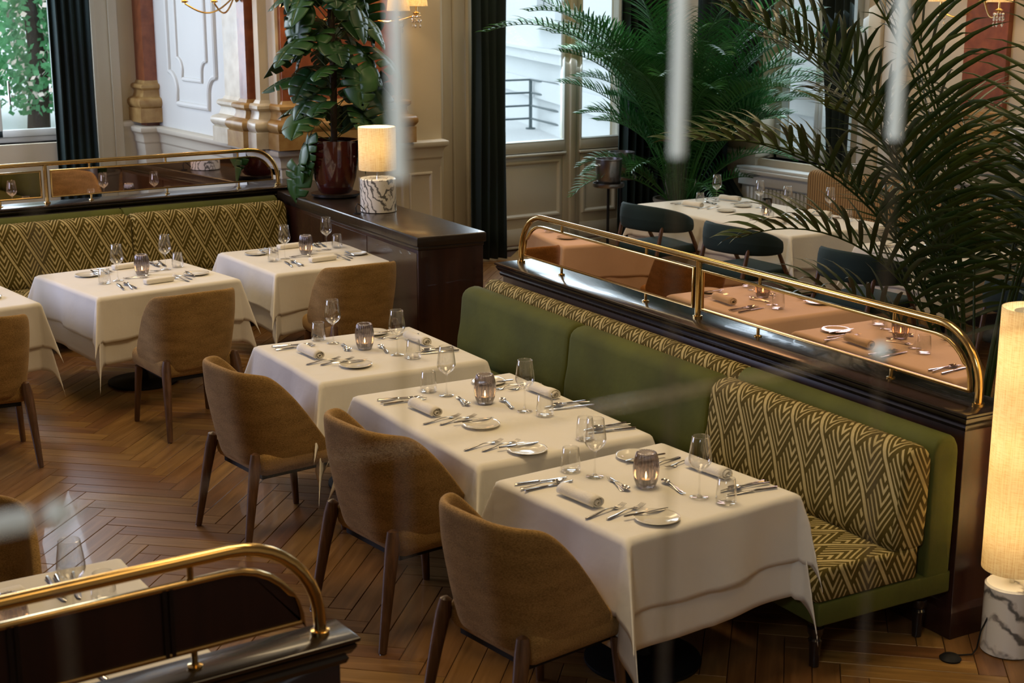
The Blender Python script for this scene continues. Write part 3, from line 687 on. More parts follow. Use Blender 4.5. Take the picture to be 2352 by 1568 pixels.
# ------------------------------------------------------------------ lamps
def lamp(name, label, loc, rb, hb, zs0, zs1, rs, mb_mat, power, cat='lamp', ring=True):
    t = thing(name, label, cat, loc)
    MB().lathe([(0, 0), (rb - .01, 0), (rb, .006), (rb, hb - .008), (rb - .008, hb), (0, hb)], seg=56).build('marble_base', mb_mat, t, smooth=True)
    MB().tube([(0, 0, hb), (0, 0, zs0 + .07)], .011, 12).build('stem', 'steel', t, smooth=True)
    MB().lathe([(rs, zs0), (rs, zs1), (rs - .004, zs1), (rs - .004, zs0), (rs, zs0)], seg=64).build('lamp_shade', 'shade', t, smooth=True)
    mb = MB()
    for z in (zs0 + .015, zs1 - .03):
        for a in range(3): mb.tube([(.01 * cos(a * 2.09), .01 * sin(a * 2.09), z), ((rs - .004) * cos(a * 2.09), (rs - .004) * sin(a * 2.09), z)], .002, 6)
        if z > 1 and zs1 - zs0 > .8: mb.lathe([(.045, z + .01), (rs * .62, z + .012), (rs * .62, z + .016), (.045, z + .014), (.045, z + .01)], seg=40)
    mb.build('shade_ring', 'white_plastic', t, smooth=True)
    bz = [zs0 + (zs1 - zs0) * .5] if zs1 - zs0 < .6 else [zs0 + .18, zs0 + .5, zs0 + .85]
    for z in bz:
        MB().lathe([(0.001, -.035), (.016, -.03), (.028, 0), (.024, .025), (.001, .036)], c=(0, 0, z), seg=16).build('bulb', 'bulb', t, smooth=True)
        l = light('lamp_light', 'POINT', (0, 0, z + .06), power / len(bz), (1., .80, .52), .03); l.parent = t
    return t
fl = lamp('floor_lamp', 'tall cylindrical linen floor lamp on a round marble base at the bench end', (4.87, 3.49, 0), .108, .30, .365, 1.46, .128, 'marble2', 10.5)
MB().tube([(-.10, .03, .16), (-.125, .04, .10), (-.13, .05, .02), (-.17, .04, .008), (-.21, .06, .008), (-.24, .07, .012)], .0035, 8).build('cord', 'black', fl, smooth=True)
MB().lathe([(0, 0), (.042, 0), (.045, .008), (.032, .02), (.012, .026), (0, .027)], c=(-.27, .07, 0), seg=24).build('foot_switch', 'black', fl, smooth=True)
tl = lamp('table_lamp', 'small linen table lamp on a veined marble cylinder atop the sideboard', (5.49, 9.93, 1.0), .140, .262, .325, .655, .146, 'marble', 7)
MB().tube([(-.13, -.02, .02), (-.17, -.03, .06), (-.20, -.03, .08), (-.215, -.03, .05), (-.21, -.03, .008)], .004, 8).lathe([(0, 0), (.03, 0), (.03, .006), (0, .01)], c=(-.205, -.03, 0), seg=20).build('cord', 'black', tl, smooth=True)
# ------------------------------------------------------------------ tables and cloths
def pedestal(name, label, loc, rz, hx, hy, group='pedestal tables', br=.24):
    t = thing(name, label, 'table', loc, rz, group)
    n = 1 if hy < .7 else 2
    for k in range(n):
        y = 0 if n == 1 else (-1 + 2 * k) * (hy - .45)
        MB().lathe([(0, 0), (br - .005, 0), (br, .006), (br, .018), (br - .03, .026), (.05, .035), (.04, .04), (.036, .05), (.036, .70), (.06, .715), (0, .716)], c=(0, y, 0), seg=40).build('pedestal_base', 'black', t, smooth=True)
    rbox(MB(), -hx + .012, hx - .012, -hy + .012, hy - .012, .715, .742, .008, 2).build('tabletop', 'walnut', t, smooth=True)
    return t
def drape(name, label, cat, loc, rz, hx, hy, drop, k, seed, zt=.75, grp=None, out=0., tang=.1, amp=.012, crease=True, lim=None):
    rnd = random.Random(seed); ph = [rnd.uniform(0, 6.28) for _ in range(12)]; ks = [k * m_ for m_ in (1.6, 1.0, .95, .9)]; tg = [-.10, tang, -tang * 1.5, tang]
    hx += out; hy += out
    def axis(h):
        a = [-h - drop + drop * i / 16 for i in range(15)] + [-h - .03, -h - .015, -h, -h + .01]
        m = [-h + .01 + (2 * h - .02) * i / 18 for i in range(1, 18)]
        return a + m + [-x for x in a][::-1]
    U, V = axis(hx), axis(hy); r = .018
    def ax(d):  # outward, down
        if d <= 0: return 0., 0.
        q = d / r
        if q < pi / 2: return r * sin(q), r * (1 - cos(q))
        return r, r + d - r * pi / 2
    def fn(i, j):
        u, v = U[i], V[j]; su, sv = (1 if u > 0 else -1), (1 if v > 0 else -1)
        du, dv = max(abs(u) - hx, 0), max(abs(v) - hy, 0)
        if not du and not dv: return (u, v, zt + .0006 * sin(9 * u + ph[0]) * sin(8 * v + ph[1]))
        ci = (su > 0) * 2 + (sv > 0)
        if not dv or not du:
            d = du or dv; o, z = ax(d); w = d / drop; s = v if du else u; hh = hy if du else hx
            e = max(0, 1 - (hh - abs(s)) / .22)       # nearness to corner
            o += w * (amp * (sin(s * 9 + ph[2 + (1 if du else 0) + (su > 0) * 2]) + .5 * sin(s * 21 + ph[6])) + amp * .8) + .05 * w * e * e * k
            if crease: o += .004 * w * math.exp(-(s / .012) ** 2)
            z += .012 * w * sin(s * 5 + ph[7])
            return (su * (hx + o), v, zt - z) if du else (u, sv * (hy + o), zt - z)
        rho = math.hypot(du, dv); phi = math.atan2(dv, du); o, z = ax(rho); s2 = sin(2 * phi)
        w = min(rho / drop, 1.5)
        kk = ks[ci] * s2 ** .8; b = kk * rho; tt = tg[ci] * rho * s2 * sin(2.6 * phi if phi < pi / 4 else 2.6 * pi / 4)
        e = .05 * w * k * (1 - s2)
        z = z * sqrt(max(.2, 1 - kk * kk * .8))
        x = su * (hx + o * cos(phi) + b * .707 + e * cos(phi) + tt + amp * .8 * w * cos(phi)); y = sv * (hy + o * sin(phi) + b * .707 + e * sin(phi) - tt + amp * .8 * w * sin(phi))
        if lim: x, y = min(x, lim[0]), min(y, lim[1])
        return (x, y, zt - z)
    mb = MB().grid(fn, len(U), len(V)); ob = mb.build(name, 'cloth', smooth='all'); ob.location = (*loc[:2], 0); ob.rotation_euler = (0, 0, rz)
    m = ob.modifiers.new('thickness', 'SOLIDIFY'); m.thickness = .0025; m.offset = 1
    tag(ob, label, cat, grp); return ob
TABLES = dict(
    T1=((3.70, 6.84), R(-4), .455, .435, 'the table behind the long one'),
    T2=((3.62, 5.46), R(-4), .415, .60, 'the long table of the near row'),
    T3=((3.55, 4.27), R(1), .412, .385, 'the nearest table beside the bench'),
    TA=((3.42, 9.64), R(5.5), .49, .475, 'the middle table at the left bench'),
    TB=((4.75, 9.70), R(-1), .46, .485, 'the left-bench table beside the sideboard'),
    T0=((2.08, 9.62), R(4), .47, .47, 'the table cut off at left'),
    TF=((1.06, 4.28), R(-2), .45, .44, 'the table behind the foreground rail'),
    TD=((8.99, 9.36), R(-3.5), .53, 1.04, 'the long window table'),
    TE=((8.98, 7.28), R(-2), .44, .46, 'the table hidden behind the big palm'))
for k_, (c, rz, hx, hy, d) in TABLES.items():
    pedestal('pedestal_table', 'black-footed pedestal under the cloths of ' + d, (*c, 0), rz, hx, hy)
    sd = ord(k_[1]); lim = lambda e: (hx + .03 + e, 9) if k_ in ('T1', 'T2', 'T3') else None
    drape('under_cloth', 'longer white under-cloth on ' + d, 'tablecloth', c, rz, hx, hy, .44 if k_ != 'TD' else .5, .27, sd, .745, 'white under-cloths', tang=.04, amp=.006, lim=lim(0))
    drape('tablecloth', 'white top tablecloth on ' + d, 'tablecloth', c, rz, hx, hy, .29, .33, sd, .750, 'white tablecloths', out=.012, tang=.05, amp=.016, lim=lim(.018))
ZT = .7530
# ------------------------------------------------------------------ chairs
def shell_chair():
    t = thing('shell_chair', '', 'chair')
    NS, NT = 41, 10
    Wb, Db, rc = .275, .27, .19
    path = []
    L1 = .25; arc = rc * pi / 2; Lb = 2 * (Wb - rc)
    tot = 2 * L1 + 2 * arc + Lb
    def pt(s):  # s in [-tot/2, tot/2] from back centre
        a = abs(s); sg = 1 if s >= 0 else -1
        if a < Lb / 2: return sg * a, -Db, 0.
        a2 = a - Lb / 2
        if a2 < arc: q = a2 / rc; return sg * (Lb / 2 + rc * sin(q)), -Db + rc * (1 - cos(q)), 0.
        return sg * (Wb), -Db + rc + (a2 - arc), (a2 - arc) / L1
    def fn(i, j):
        s = -tot / 2 + tot * i / (NS - 1); x, y, f = pt(s)
        a = abs(s) / (tot / 2); 
        zr = .885 - .02 * (abs(s) / .3) ** 2 if abs(s) < .3 else None
        if zr is None:
            q = (abs(s) - .3) / (tot / 2 - .3); zr = .865 - .40 * (1 - cos(pi * min(1, q) * .5)) ** .75 * 1. 
            zr = max(zr, .455)
        zb = .37 + .03 * (1 - min(1, a * 1.3))
        tt = j / (NT - 1); z = zb + (zr - zb) * tt
        k = .80 + .20 * min(1, (z - .37) / .36) ** .6
        lean = -.035 * max(0, (z - .45) / .43) * (1 - a)
        return (x * (k if True else 1), (y - .02) * (1 if y > 0 else k) + lean + .02, z)
    o = MB().grid(fn, NS, NT).build('shell', 'brown', t, smooth='all')
    m = o.modifiers.new('thickness', 'SOLIDIFY'); m.thickness = .034; m.offset = -1
    m = o.modifiers.new('smooth', 'SUBSURF'); m.levels = 1; m.render_levels = 2
    rbox(MB(), -.24, .24, -.20, .285, .355, .475, .045, 4).build('seat', 'brown', t, smooth='all')
    MB().box(-.19, .19, -.17, .22, .335, .356).build('seat_frame', 'black', t)
    for sx in (-1, 1):
        MB().tube([(sx * .255, -.30, 0), (sx * .252, -.295, .012), (sx * .232, -.245, .30), (sx * .222, -.222, .42), (sx * .215, -.215, .475), (sx * .213, -.213, .485)], [.0145, .0165, .025, .029, .022, .006], 12).build('leg', 'walnut', t, smooth=True)
        MB().tube([(sx * .235, .245, 0), (sx * .235, .245, .012), (sx * .215, .215, .36)], [.014, .016, .024], 12).build('leg', 'walnut', t, smooth=True)
    for x, y in ((-.255, -.3), (.255, -.3), (-.235, .245), (.235, .245)): MB().lathe([(.010, 0), (.010, .004)], c=(x, y, -.002), seg=10, cap=True).build('glide', 'steel', t)
    return t
sc_, su_ = shell_chair(), [False]
for x, y, a, s, lb in (
    (2.97, 6.52, -90 + 4, 1.04, 'caramel fabric shell chair at the table behind the long middle one'),
    (3.00, 5.22, -90 + 4, 1.10, 'caramel fabric shell chair at the long middle table'),
    (2.87, 4.10, -90 + 5, 1.04, 'caramel fabric shell chair at the nearest table, cut by the bottom edge'),
    (3.30, 8.50, 2, 1.04, 'caramel fabric shell chair seen from behind at the middle table of the left bench'),
    (4.60, 8.75, -3, 1.04, 'caramel fabric shell chair seen from behind beside the sideboard'),
    (2.04, 8.50, -8, 1.04, 'caramel fabric shell chair cut by the left picture edge, farther back'),
    (1.06, 4.97, 172, 1.04, 'caramel fabric shell chair at lower left behind the foreground rail')):
    o = place(sc_, su_, lb, (x, y, 0), R(a), 'caramel shell chairs'); o.scale = (s, s, 1.0 + (s - 1) * .6)
def teal_chair():
    t = thing('teal_chair', '', 'chair')
    def fn(i, j):
        a = R(-112 + 224 * i / 28); rr = .285
        x, y = rr * sin(a) * 1.05, -rr * cos(a) * .95
        e = abs(i - 14) / 14; hh = .115 * (1 - .55 * e ** 3); zc = .70 - .06 * e ** 2
        q = 2 * pi * j / 12
        n = Vector((sin(a), -cos(a), 0))
        return Vector((x, y, zc)) + n * (.022 * cos(q)) * (1 - .4 * e ** 4) + Vector((0, 0, hh * sin(q) * (1 if sin(q) > 0 else .8)))
    mb = MB().grid(fn, 29, 13)
    mb.build('backrest', 'teal', t, smooth='all')
    rbox(MB(), -.25, .25, -.22, .26, .40, .475, .034, 4).build('seat', 'teal', t, smooth='all')
    for sx in (-1, 1):
        MB().tube([(sx * .24, -.27, 0), (sx * .235, -.25, .3), (sx * .235, -.17, .66)], [.012, .018, .015], 10).build('leg', 'walnut', t, smooth=True)
        MB().tube([(sx * .25, .24, 0), (sx * .25, .20, .40), (sx * .262, .08, .62)], [.012, .018, .014], 10).build('leg', 'walnut', t, smooth=True)
    return t
tc_, tu_ = teal_chair(), [False]
for x, y, a, lb in ((8.22, 9.80, -88, 'dark teal velvet armchair at the far end of the window table'),
                    (8.08, 8.55, -92, 'dark teal velvet armchair at the near end of the window table'),
                    (7.98, 7.18, -90, 'dark teal velvet armchair behind the big palm'),
                    (8.05, 5.75, -80, 'dark teal velvet armchair at right, almost hidden by the palm stems')):
    place(tc_, tu_, lb, (x, y, 0), R(a), 'dark teal armchairs').scale = (1.12, 1.12, 1.08)
# tan booth along the right wall
bt = thing('booth_seat', 'tan ribbed booth seat with rounded back under the right-hand window', 'bench', (10.26, 5.6, 0), R(90))
for a, b in ((0, 1.42), (1.44, 2.86), (2.88, 4.3)):
    sec = [(.02, .1), (.12, .1), (.13, .5)] + arcpts(.075, .97, .055, .05, 0, 180, 6) + [(.02, .5)]
    o = cushion('ribbed_back', 'rib', bt, a, b, sec, .05)
    cushion('seat_cushion', 'rib', bt, a, b, [(.14, .32), (.60, .32), (.62, .36), (.61, .42), (.56, .45), (.14, .45)][::-1], .03)
MB().box(0, 4.3, .05, .58, 0, .32).build('plinth', 'ebony', bt)
# ------------------------------------------------------------------ tableware prototypes (each a thing with its parts)
def single(name, cat, mb, mat, smooth=True):
    o = mb.build(name, mat, smooth=smooth); o['label'] = ''; o['category'] = cat; return o
def wine_glass():
    t = thing('wine_glass', '', 'glass')
    MB().lathe([(0, .003), (.036, .0015), (.037, .003), (.034, .0045), (.012, .008), (.0045, .016), (.0035, .05), (.0035, .095), (.006, .108), (.010, .112)], seg=32).build('foot_and_stem', 'glass', t, smooth='all')
    MB().lathe([(.004, .109), (.018, .118), (.036, .133), (.0445, .148), (.046, .160), (.044, .180), (.039, .215), (.0345, .250), (.0335, .251), (.0335, .249), (.038, .214), (.043, .179), (.045, .160), (.0435, .149), (.035, .135), (.017, .121), (0, .116)], seg=36).build('bowl', 'glass', t, smooth='all')
    return t
def tumbler():
    return single('tumbler', 'glass', MB().lathe([(0, .002), (.034, .002), (.040, .008), (.042, .022), (.040, .045), (.0335, .104), (.0325, .105), (.0322, .103), (.0385, .045), (.040, .024), (.037, .013), (.020, .010), (0, .0095)], seg=36), 'glass', 'all')
def candle():
    t = thing('candle_holder', '', 'candle holder')
    prof = [(.030, .001), (.036, .008), (.043, .03), (.048, .06), (.049, .085), (.046, .115), (.040, .138), (.036, .147), (.033, .147), (.036, .138), (.042, .115), (.045, .085), (.044, .06), (.040, .03), (.030, .014), (0, .012)]
    MB().lathe([(0, .001)] + prof, seg=132, ribs=22, depth=.09).build('ribbed_glass', 'smoke', t, smooth='all')
    MB().lathe([(0, .014), (.019, .014), (.019, .034), (.0, .032)], seg=20).build('tealight', 'wax', t, smooth=True)
    MB().lathe([(0.0005, .034), (.0035, .040), (.0045, .046), (.0025, .056), (.0004, .066)], seg=10).build('flame', 'flame', t, smooth=True)
    return t
def plate():
    return single('side_plate', 'plate', MB().lathe([(0, .003), (.045, .003), (.050, .001), (.054, .004), (.080, .011), (.087, .013), (.087, .015), (.080, .014), (.054, .0075), (.048, .006), (0, .0055)], seg=48), 'porcelain', 'all')
def napkin():
    t = thing('napkin_roll', '', 'napkin')
    n = 60; pts = []
    for i in range(n + 1):
        a = 2 * pi * 2.6 * i / n; r = .006 + .021 * i / n; pts.append((r * cos(a) * 1.12, r * sin(a) * .92 + .026))
    L = .215
    def fn(i, j): 
        s = -L / 2 + L * j / 8; y, z = pts[i]; k = 1 + .05 * sin(j * 1.3)
        return (s + .006 * sin(i * .16), y * k, max(.002, z * k))
    o = MB().grid(fn, n + 1, 9).build('rolled_linen', 'napkin', t, smooth='all'); m = o.modifiers.new('thickness', 'SOLIDIFY'); m.thickness = .0035; m.offset = 0
    return t
def napkin_env():
    t = thing('folded_napkin', '', 'napkin')
    rbox(MB(), -.105, .105, -.032, .032, .001, .036, .014, 3).build('folded_linen', 'napkin', t, smooth='all')
    MB().grid(lambda i, j: (-.103 + .206 * i / 10, -.0335 - .001 * sin(i), .012 + .016 * j / 2 + .006 * i / 10), 11, 3).build('folded_edge', 'napkin', t, smooth='all')
    return t
def strip(mb, st, y0=0.):
    "thin metal bar: st = [(y, halfwidth, zmid, halfthickness, xoff)]"
    vs = []
    for y, w, z, h, x in st:
        vs += [(x - w, y, z), (x - w * .5, y, z + h), (x + w * .5, y, z + h), (x + w, y, z), (x + w * .5, y, z - h * .6), (x - w * .5, y, z - h * .6)]
    n = len(st); fs = [(i * 6 + k, i * 6 + (k + 1) % 6, i * 6 + 6 + (k + 1) % 6, i * 6 + 6 + k) for i in range(n - 1) for k in range(6)]
    fs += [(5, 4, 3, 2, 1, 0), tuple(6 * n - 6 + k for k in range(6))]
    return mb.add(vs, fs)
def knife(L=.235):
    a = L / .235
    return single('table_knife', 'knife', strip(MB(), [(0, .005, .006, .004, 0), (.01 * a, .008, .006, .0045, 0), (.06 * a, .0065, .006, .004, 0), (.10 * a, .006, .006, .004, 0), (.107 * a, .0045, .006, .003, 0), (.112 * a, .008, .006, .0015, .001), (.19 * a, .0105, .006, .001, .0015), (.225 * a, .007, .006, .0008, -.001), (L, .001, .006, .0005, -.005)]), 'steel')
def fork(L=.20):
    a = L / .2; mb = strip(MB(), [(0, .005, .004, .002, 0), (.01 * a, .009, .004, .0025, 0), (.05 * a, .0065, .006, .0022, 0), (.10 * a, .0035, .012, .002, 0), (.135 * a, .004, .009, .0018, 0), (.145 * a, .010, .006, .0015, 0), (.158 * a, .0125, .005, .0012, 0)])
    for k in range(4): strip(mb, [(.157 * a, .0018, .005, .001, -.0102 + k * .0068), (.18 * a, .0014, .0065, .001, -.0098 + k * .0066), (L, .0007, .012, .0007, -.0094 + k * .0063)])
    return single('table_fork', 'fork', mb, 'steel')
def spoon(L=.20):
    a = L / .2; mb = strip(MB(), [(0, .005, .004, .002, 0), (.01 * a, .009, .004, .0025, 0), (.05 * a, .0065, .006, .0022, 0), (.10 * a, .0035, .012, .002, 0), (.142 * a, .004, .010, .0018, 0)])
    def fn(i, j):
        r = i / 5; t = 2 * pi * j / 20
        return (.0195 * r * sin(t), .168 * a + .031 * a * r * cos(t), .003 + .009 * r * r)
    mb.grid(fn, 6, 21); return single('table_spoon', 'spoon', mb, 'steel')
PROTO = {}
def put(kind, label, loc, rz=0., group=None, sc=1.):
    if kind not in PROTO: PROTO[kind] = (dict(wine=wine_glass, tumbler=tumbler, candle=candle, plate=plate, napkin=napkin, napkin_env=napkin_env, knife=knife, fork=fork, spoon=spoon)[kind](), [False])
    o = place(PROTO[kind][0], PROTO[kind][1], label, loc, rz, group)
    if sc != 1.: o.scale = (sc,) * 3
    return o
def flat(kind, label, T, a, b, group, z=ZT, sc=1.):
    "lay a utensil from local point a (handle end) towards b"
    A, B = T @ Vector((*a, 0)), T @ Vector((*b, 0)); d = B - A
    return put(kind, label, (A.x, A.y, z), math.atan2(-d.x, d.y), group, sc)
def setting(T, side, desc, who='', env=False, skip=()):
    w = ('%s side of ' % side) + desc
    def P(x, y): p = T @ Vector((x, y, 0)); return (p.x, p.y, ZT)
    rz = math.atan2(T[1][0], T[0][0])
    if 'wine' not in skip: put('wine', 'stemmed wine glass on the ' + w, P(-.215, -.09), rz, 'wine glasses')
    if 'tumbler' not in skip: put('tumbler', 'clear water tumbler on the ' + w, P(-.325, -.13), rz, 'water tumblers')
    if 'napkin' not in skip: put('napkin_env' if env else 'napkin', ('folded' if env else 'rolled') + ' white napkin on the ' + w, P(-.02, -.315), rz + R(3), 'linen napkins')
    flat('knife', 'outer table knife on the ' + w, T, (-.31, -.42), (-.25, -.13), 'table knives')
    flat('knife', 'inner table knife, ' + w, T, (-.225, -.43), (-.215, -.13), 'table knives')
    flat('spoon', 'soup spoon between knives, ' + w, T, (-.255, -.43), (-.215, -.17), 'table spoons', ZT + .004)
    flat('fork', 'dinner fork by the napkin, ' + w, T, (.155, -.42), (.115, -.17), 'table forks', sc=1.08)
    flat('fork', 'second fork by the plate, ' + w, T, (.205, -.36), (.16, -.12), 'table forks')
    put('plate', 'small cream side plate on the ' + w, P(.31, -.205), rz, 'side plates')
    flat('knife', 'butter knife across the plate, ' + w, T, (.245, -.31), (.27, -.10), 'butter knives', ZT + .012, sc=.85)
    flat('fork', 'dessert fork by the candle, ' + w, T, (-.01, -.11), (-.19, -.05), 'dessert cutlery', sc=.82)
    flat('spoon', 'dessert spoon by the candle, ' + w, T, (-.15, -.06), (.03, -.10), 'dessert cutlery', ZT + .005, sc=.82)
CAND = dict(T1=(3.717, 6.913), T2=(3.671, 5.632), T3=(3.541, 4.262), TA=(3.47, 9.67), TB=(4.778, 9.773), T0=(2.05, 9.66), TF=(1.05, 4.25), TE=(8.98, 7.28))
for k_, c in CAND.items():
    d = TABLES[k_][4]; rz = TABLES[k_][1]
    put('candle', 'ribbed smoky candle holder with tealight on ' + d, (*c, ZT), 0, 'candle holders')
    if k_ in ('T1', 'T2', 'T3', 'TE'): a1, a2 = R(-90) + rz * .6, R(90) + rz * .6
    else: a1, a2 = rz * .6, pi + rz * .6
    setting(TR((*c, 0), a1), 'chair', d, env=k_ in ('TA', 'TB', 'T0', 'TF'))
    setting(TR((*c, 0), a2), 'bench' if k_ != 'TF' else 'rail', d, env=k_ in ('TA', 'TB', 'T0', 'TF'))
# settings doubled by refraction in the glass, built as extra pieces
Ta = TR((3.615, 5.20, 0), R(-92)); dd = 'doubled image on the long near-row table'
flat('fork', 'dinner fork on the chair side, ' + dd, Ta, (.155, -.42), (.115, -.17), 'table forks', sc=1.08)
flat('fork', 'second fork by the side plate, chair side, ' + dd, Ta, (.205, -.36), (.16, -.12), 'table forks')
put('plate', 'small cream plate, chair side, ' + dd, tuple(Ta @ Vector((.30, -.19, ZT))), 0, 'side plates')
flat('knife', 'butter knife across the plate, chair side, ' + dd, Ta, (.235, -.30), (.26, -.09), 'butter knives', ZT + .012, sc=.85)
Tb = TR((3.60, 5.23, 0), R(88))
put('tumbler', 'clear water tumbler, bench side, ' + dd, tuple(Tb @ Vector((-.325, -.13, ZT))), 0, 'water tumblers')
flat('knife', 'outer table knife, bench side, ' + dd, Tb, (-.31, -.42), (-.25, -.13), 'table knives')
flat('knife', 'inner table knife, bench side, ' + dd, Tb, (-.225, -.43), (-.215, -.13), 'table knives')
flat('spoon', 'soup spoon, bench side, ' + dd, Tb, (-.255, -.43), (-.215, -.17), 'table spoons', ZT + .004)
# far window table
D = TABLES['TD'][4]
for (x, y), w in (((9.21, 10.15), 'far end'), ((9.25, 9.62), 'wall side behind the dark votive'), ((9.18, 9.20), 'middle right of the dark votive'), ((9.42, 8.92), 'near end by the palm leaves')):
    put('wine', 'stemmed wine glass at the %s of %s' % (w, D), (x, y, ZT), 0, 'wine glasses')
for (x, y), w in (((8.98, 10.12), 'far'), ((9.33, 8.62), 'near'), ((8.78, 9.00), 'chair-side edge')):
    put('tumbler', 'clear water tumbler at the %s end of %s' % (w, D) if 'edge' not in w else 'clear tumbler at the chair-side edge of ' + D, (x, y, ZT), 0, 'water tumblers')
for (x, y), w, a in (((8.80, 10.02), 'far chair place', -80), ((8.76, 8.92), 'near chair place', -75), ((9.36, 8.98), 'near wall place', -78), ((9.35, 10.12), 'far wall place', -75)):
    put('napkin', 'rolled white napkin at the %s of %s' % (w, D), (x, y, ZT), R(a + 0), 'linen napkins')
    s = -1 if 'chair' in w else 1; T = TR((x + .36 * (1 if s < 0 else -1), y, 0), R(-90) if s < 0 else R(90))
    for nm_, a_, b_ in (('knife', (-.24, -.42), (-.2, -.15)), ('knife', (-.18, -.42), (-.16, -.15)), ('fork', (.14, -.42), (.10, -.18)), ('fork', (.2, -.36), (.16, -.12)), ('fork', (0, -.10), (-.16, -.06)), ('spoon', (-.13, -.06), (.03, -.1))):
        q = {('knife', -.24): 'outer knife', ('knife', -.18): 'inner knife', ('fork', .14): 'outer fork', ('fork', .2): 'inner fork', ('fork', 0): 'dessert fork', ('spoon', -.13): 'dessert spoon'}[(nm_, a_[0])]
        flat(nm_, '%s at the %s of %s' % (q, w, D), T, a_, b_, 'cutlery on the window table', sc=.9)
for (x, y), w in (((8.95, 9.72), 'chair-side'), ((9.28, 9.86), 'wall-side')):
    put('plate', 'small side plate, %s, %s' % (w, D), (x - .1, y - .1, ZT), 0, 'side plates')
t = thing('votive', 'dark purple-grey glass votive on ' + D, 'candle holder', (9.13, 9.40, ZT))
MB().lathe([(0, .001), (.042, .001), (.045, .01), (.045, .12), (.041, .12), (.041, .012), (0, .01)], seg=32).build('glass_cup', glassmat('dark_smoked_glass', (.16, .12, .14), .1, .4, .1), t, smooth=True)
MB().lathe([(0, .012), (.019, .012), (.019, .03), (0, .03)], seg=16).build('tealight', 'wax', t, smooth=True)
t = thing('votive', 'small glass votive with an orange flame before the dark one', 'candle holder', (8.93, 9.20, ZT))
MB().lathe([(0, .001), (.03, .001), (.034, .01), (.034, .07), (.031, .07), (.031, .012), (0, .01)], seg=32).build('glass_cup', 'smoke', t, smooth=True)
MB().lathe([(0, .012), (.019, .012), (.019, .03), (0, .03)], seg=16).build('tealight', 'wax', t, smooth=True)
MB().lathe([(.0005, .03), (.005, .038), (.007, .046), (.003, .062), (.0004, .07)], seg=10).build('flame', 'flame', t, smooth=True)
# ------------------------------------------------------------------ plants
def monstera_mesh(seed, L=.30):
    rnd = random.Random(seed); mb = MB(); n = 5
    prof = [(0, .30), (.08, .46), (.22, .54), (.40, .52), (.58, .44), (.76, .30), (.90, .14), (1.0, .01)]
    def wd(t):
        for (a, b), (c, d) in zip(prof, prof[1:]):
            if a <= t <= c: return b + (d - b) * (t - a) / (c - a)
        return 0
    for s in (-1, 1):
        cuts = [0] + [(k + rnd.uniform(-.15, .15)) / n for k in range(1, n)] + [1.]
        deep = [0] + [rnd.choice((0, 0, .7, 1.0)) for _ in range(1, n)] + [0]
        for k in range(n):
            t0, t1 = cuts[k], cuts[k + 1]; rows = []
            for f in (0, .35, .62, .85, 1.):
                row = []
                for q in range(5):
                    g = q / 4; t = t0 + (t1 - t0) * g
                    e = deep[k] * max(0, 1 - g * 4) - deep[k + 1] * max(0, 1 - (1 - g) * 4)
                    t += e * .034 * max(0, (f - .3) / .7)
                    rnd_end = 1 - .05 * (deep[k] * max(0, 1 - g * 3) + deep[k + 1] * max(0, 1 - (1 - g) * 3)) * (f == 1.)
                    w = wd(min(1, max(0, t))) * rnd_end
                    x = s * w * f * L
                    y = (t * 1.05 - f * .20 * (1 - t) ** 1.5 + .10 * f * (1 - t) * t) * L
                    z = (-.32 * f * f * w - .26 * t * t + .05 * f * sin(9 * t + seed * 2 + s) * w + .10 * f * w) * L
                    row.append((x, y, z))
                rows.append(row)
            vs = [p for r_ in rows for p in r_]; mb.add(vs, [(a * 5 + b, a * 5 + b + 1, a * 5 + b + 6, a * 5 + b + 5) for a in range(4) for b in range(4)])
    return mb
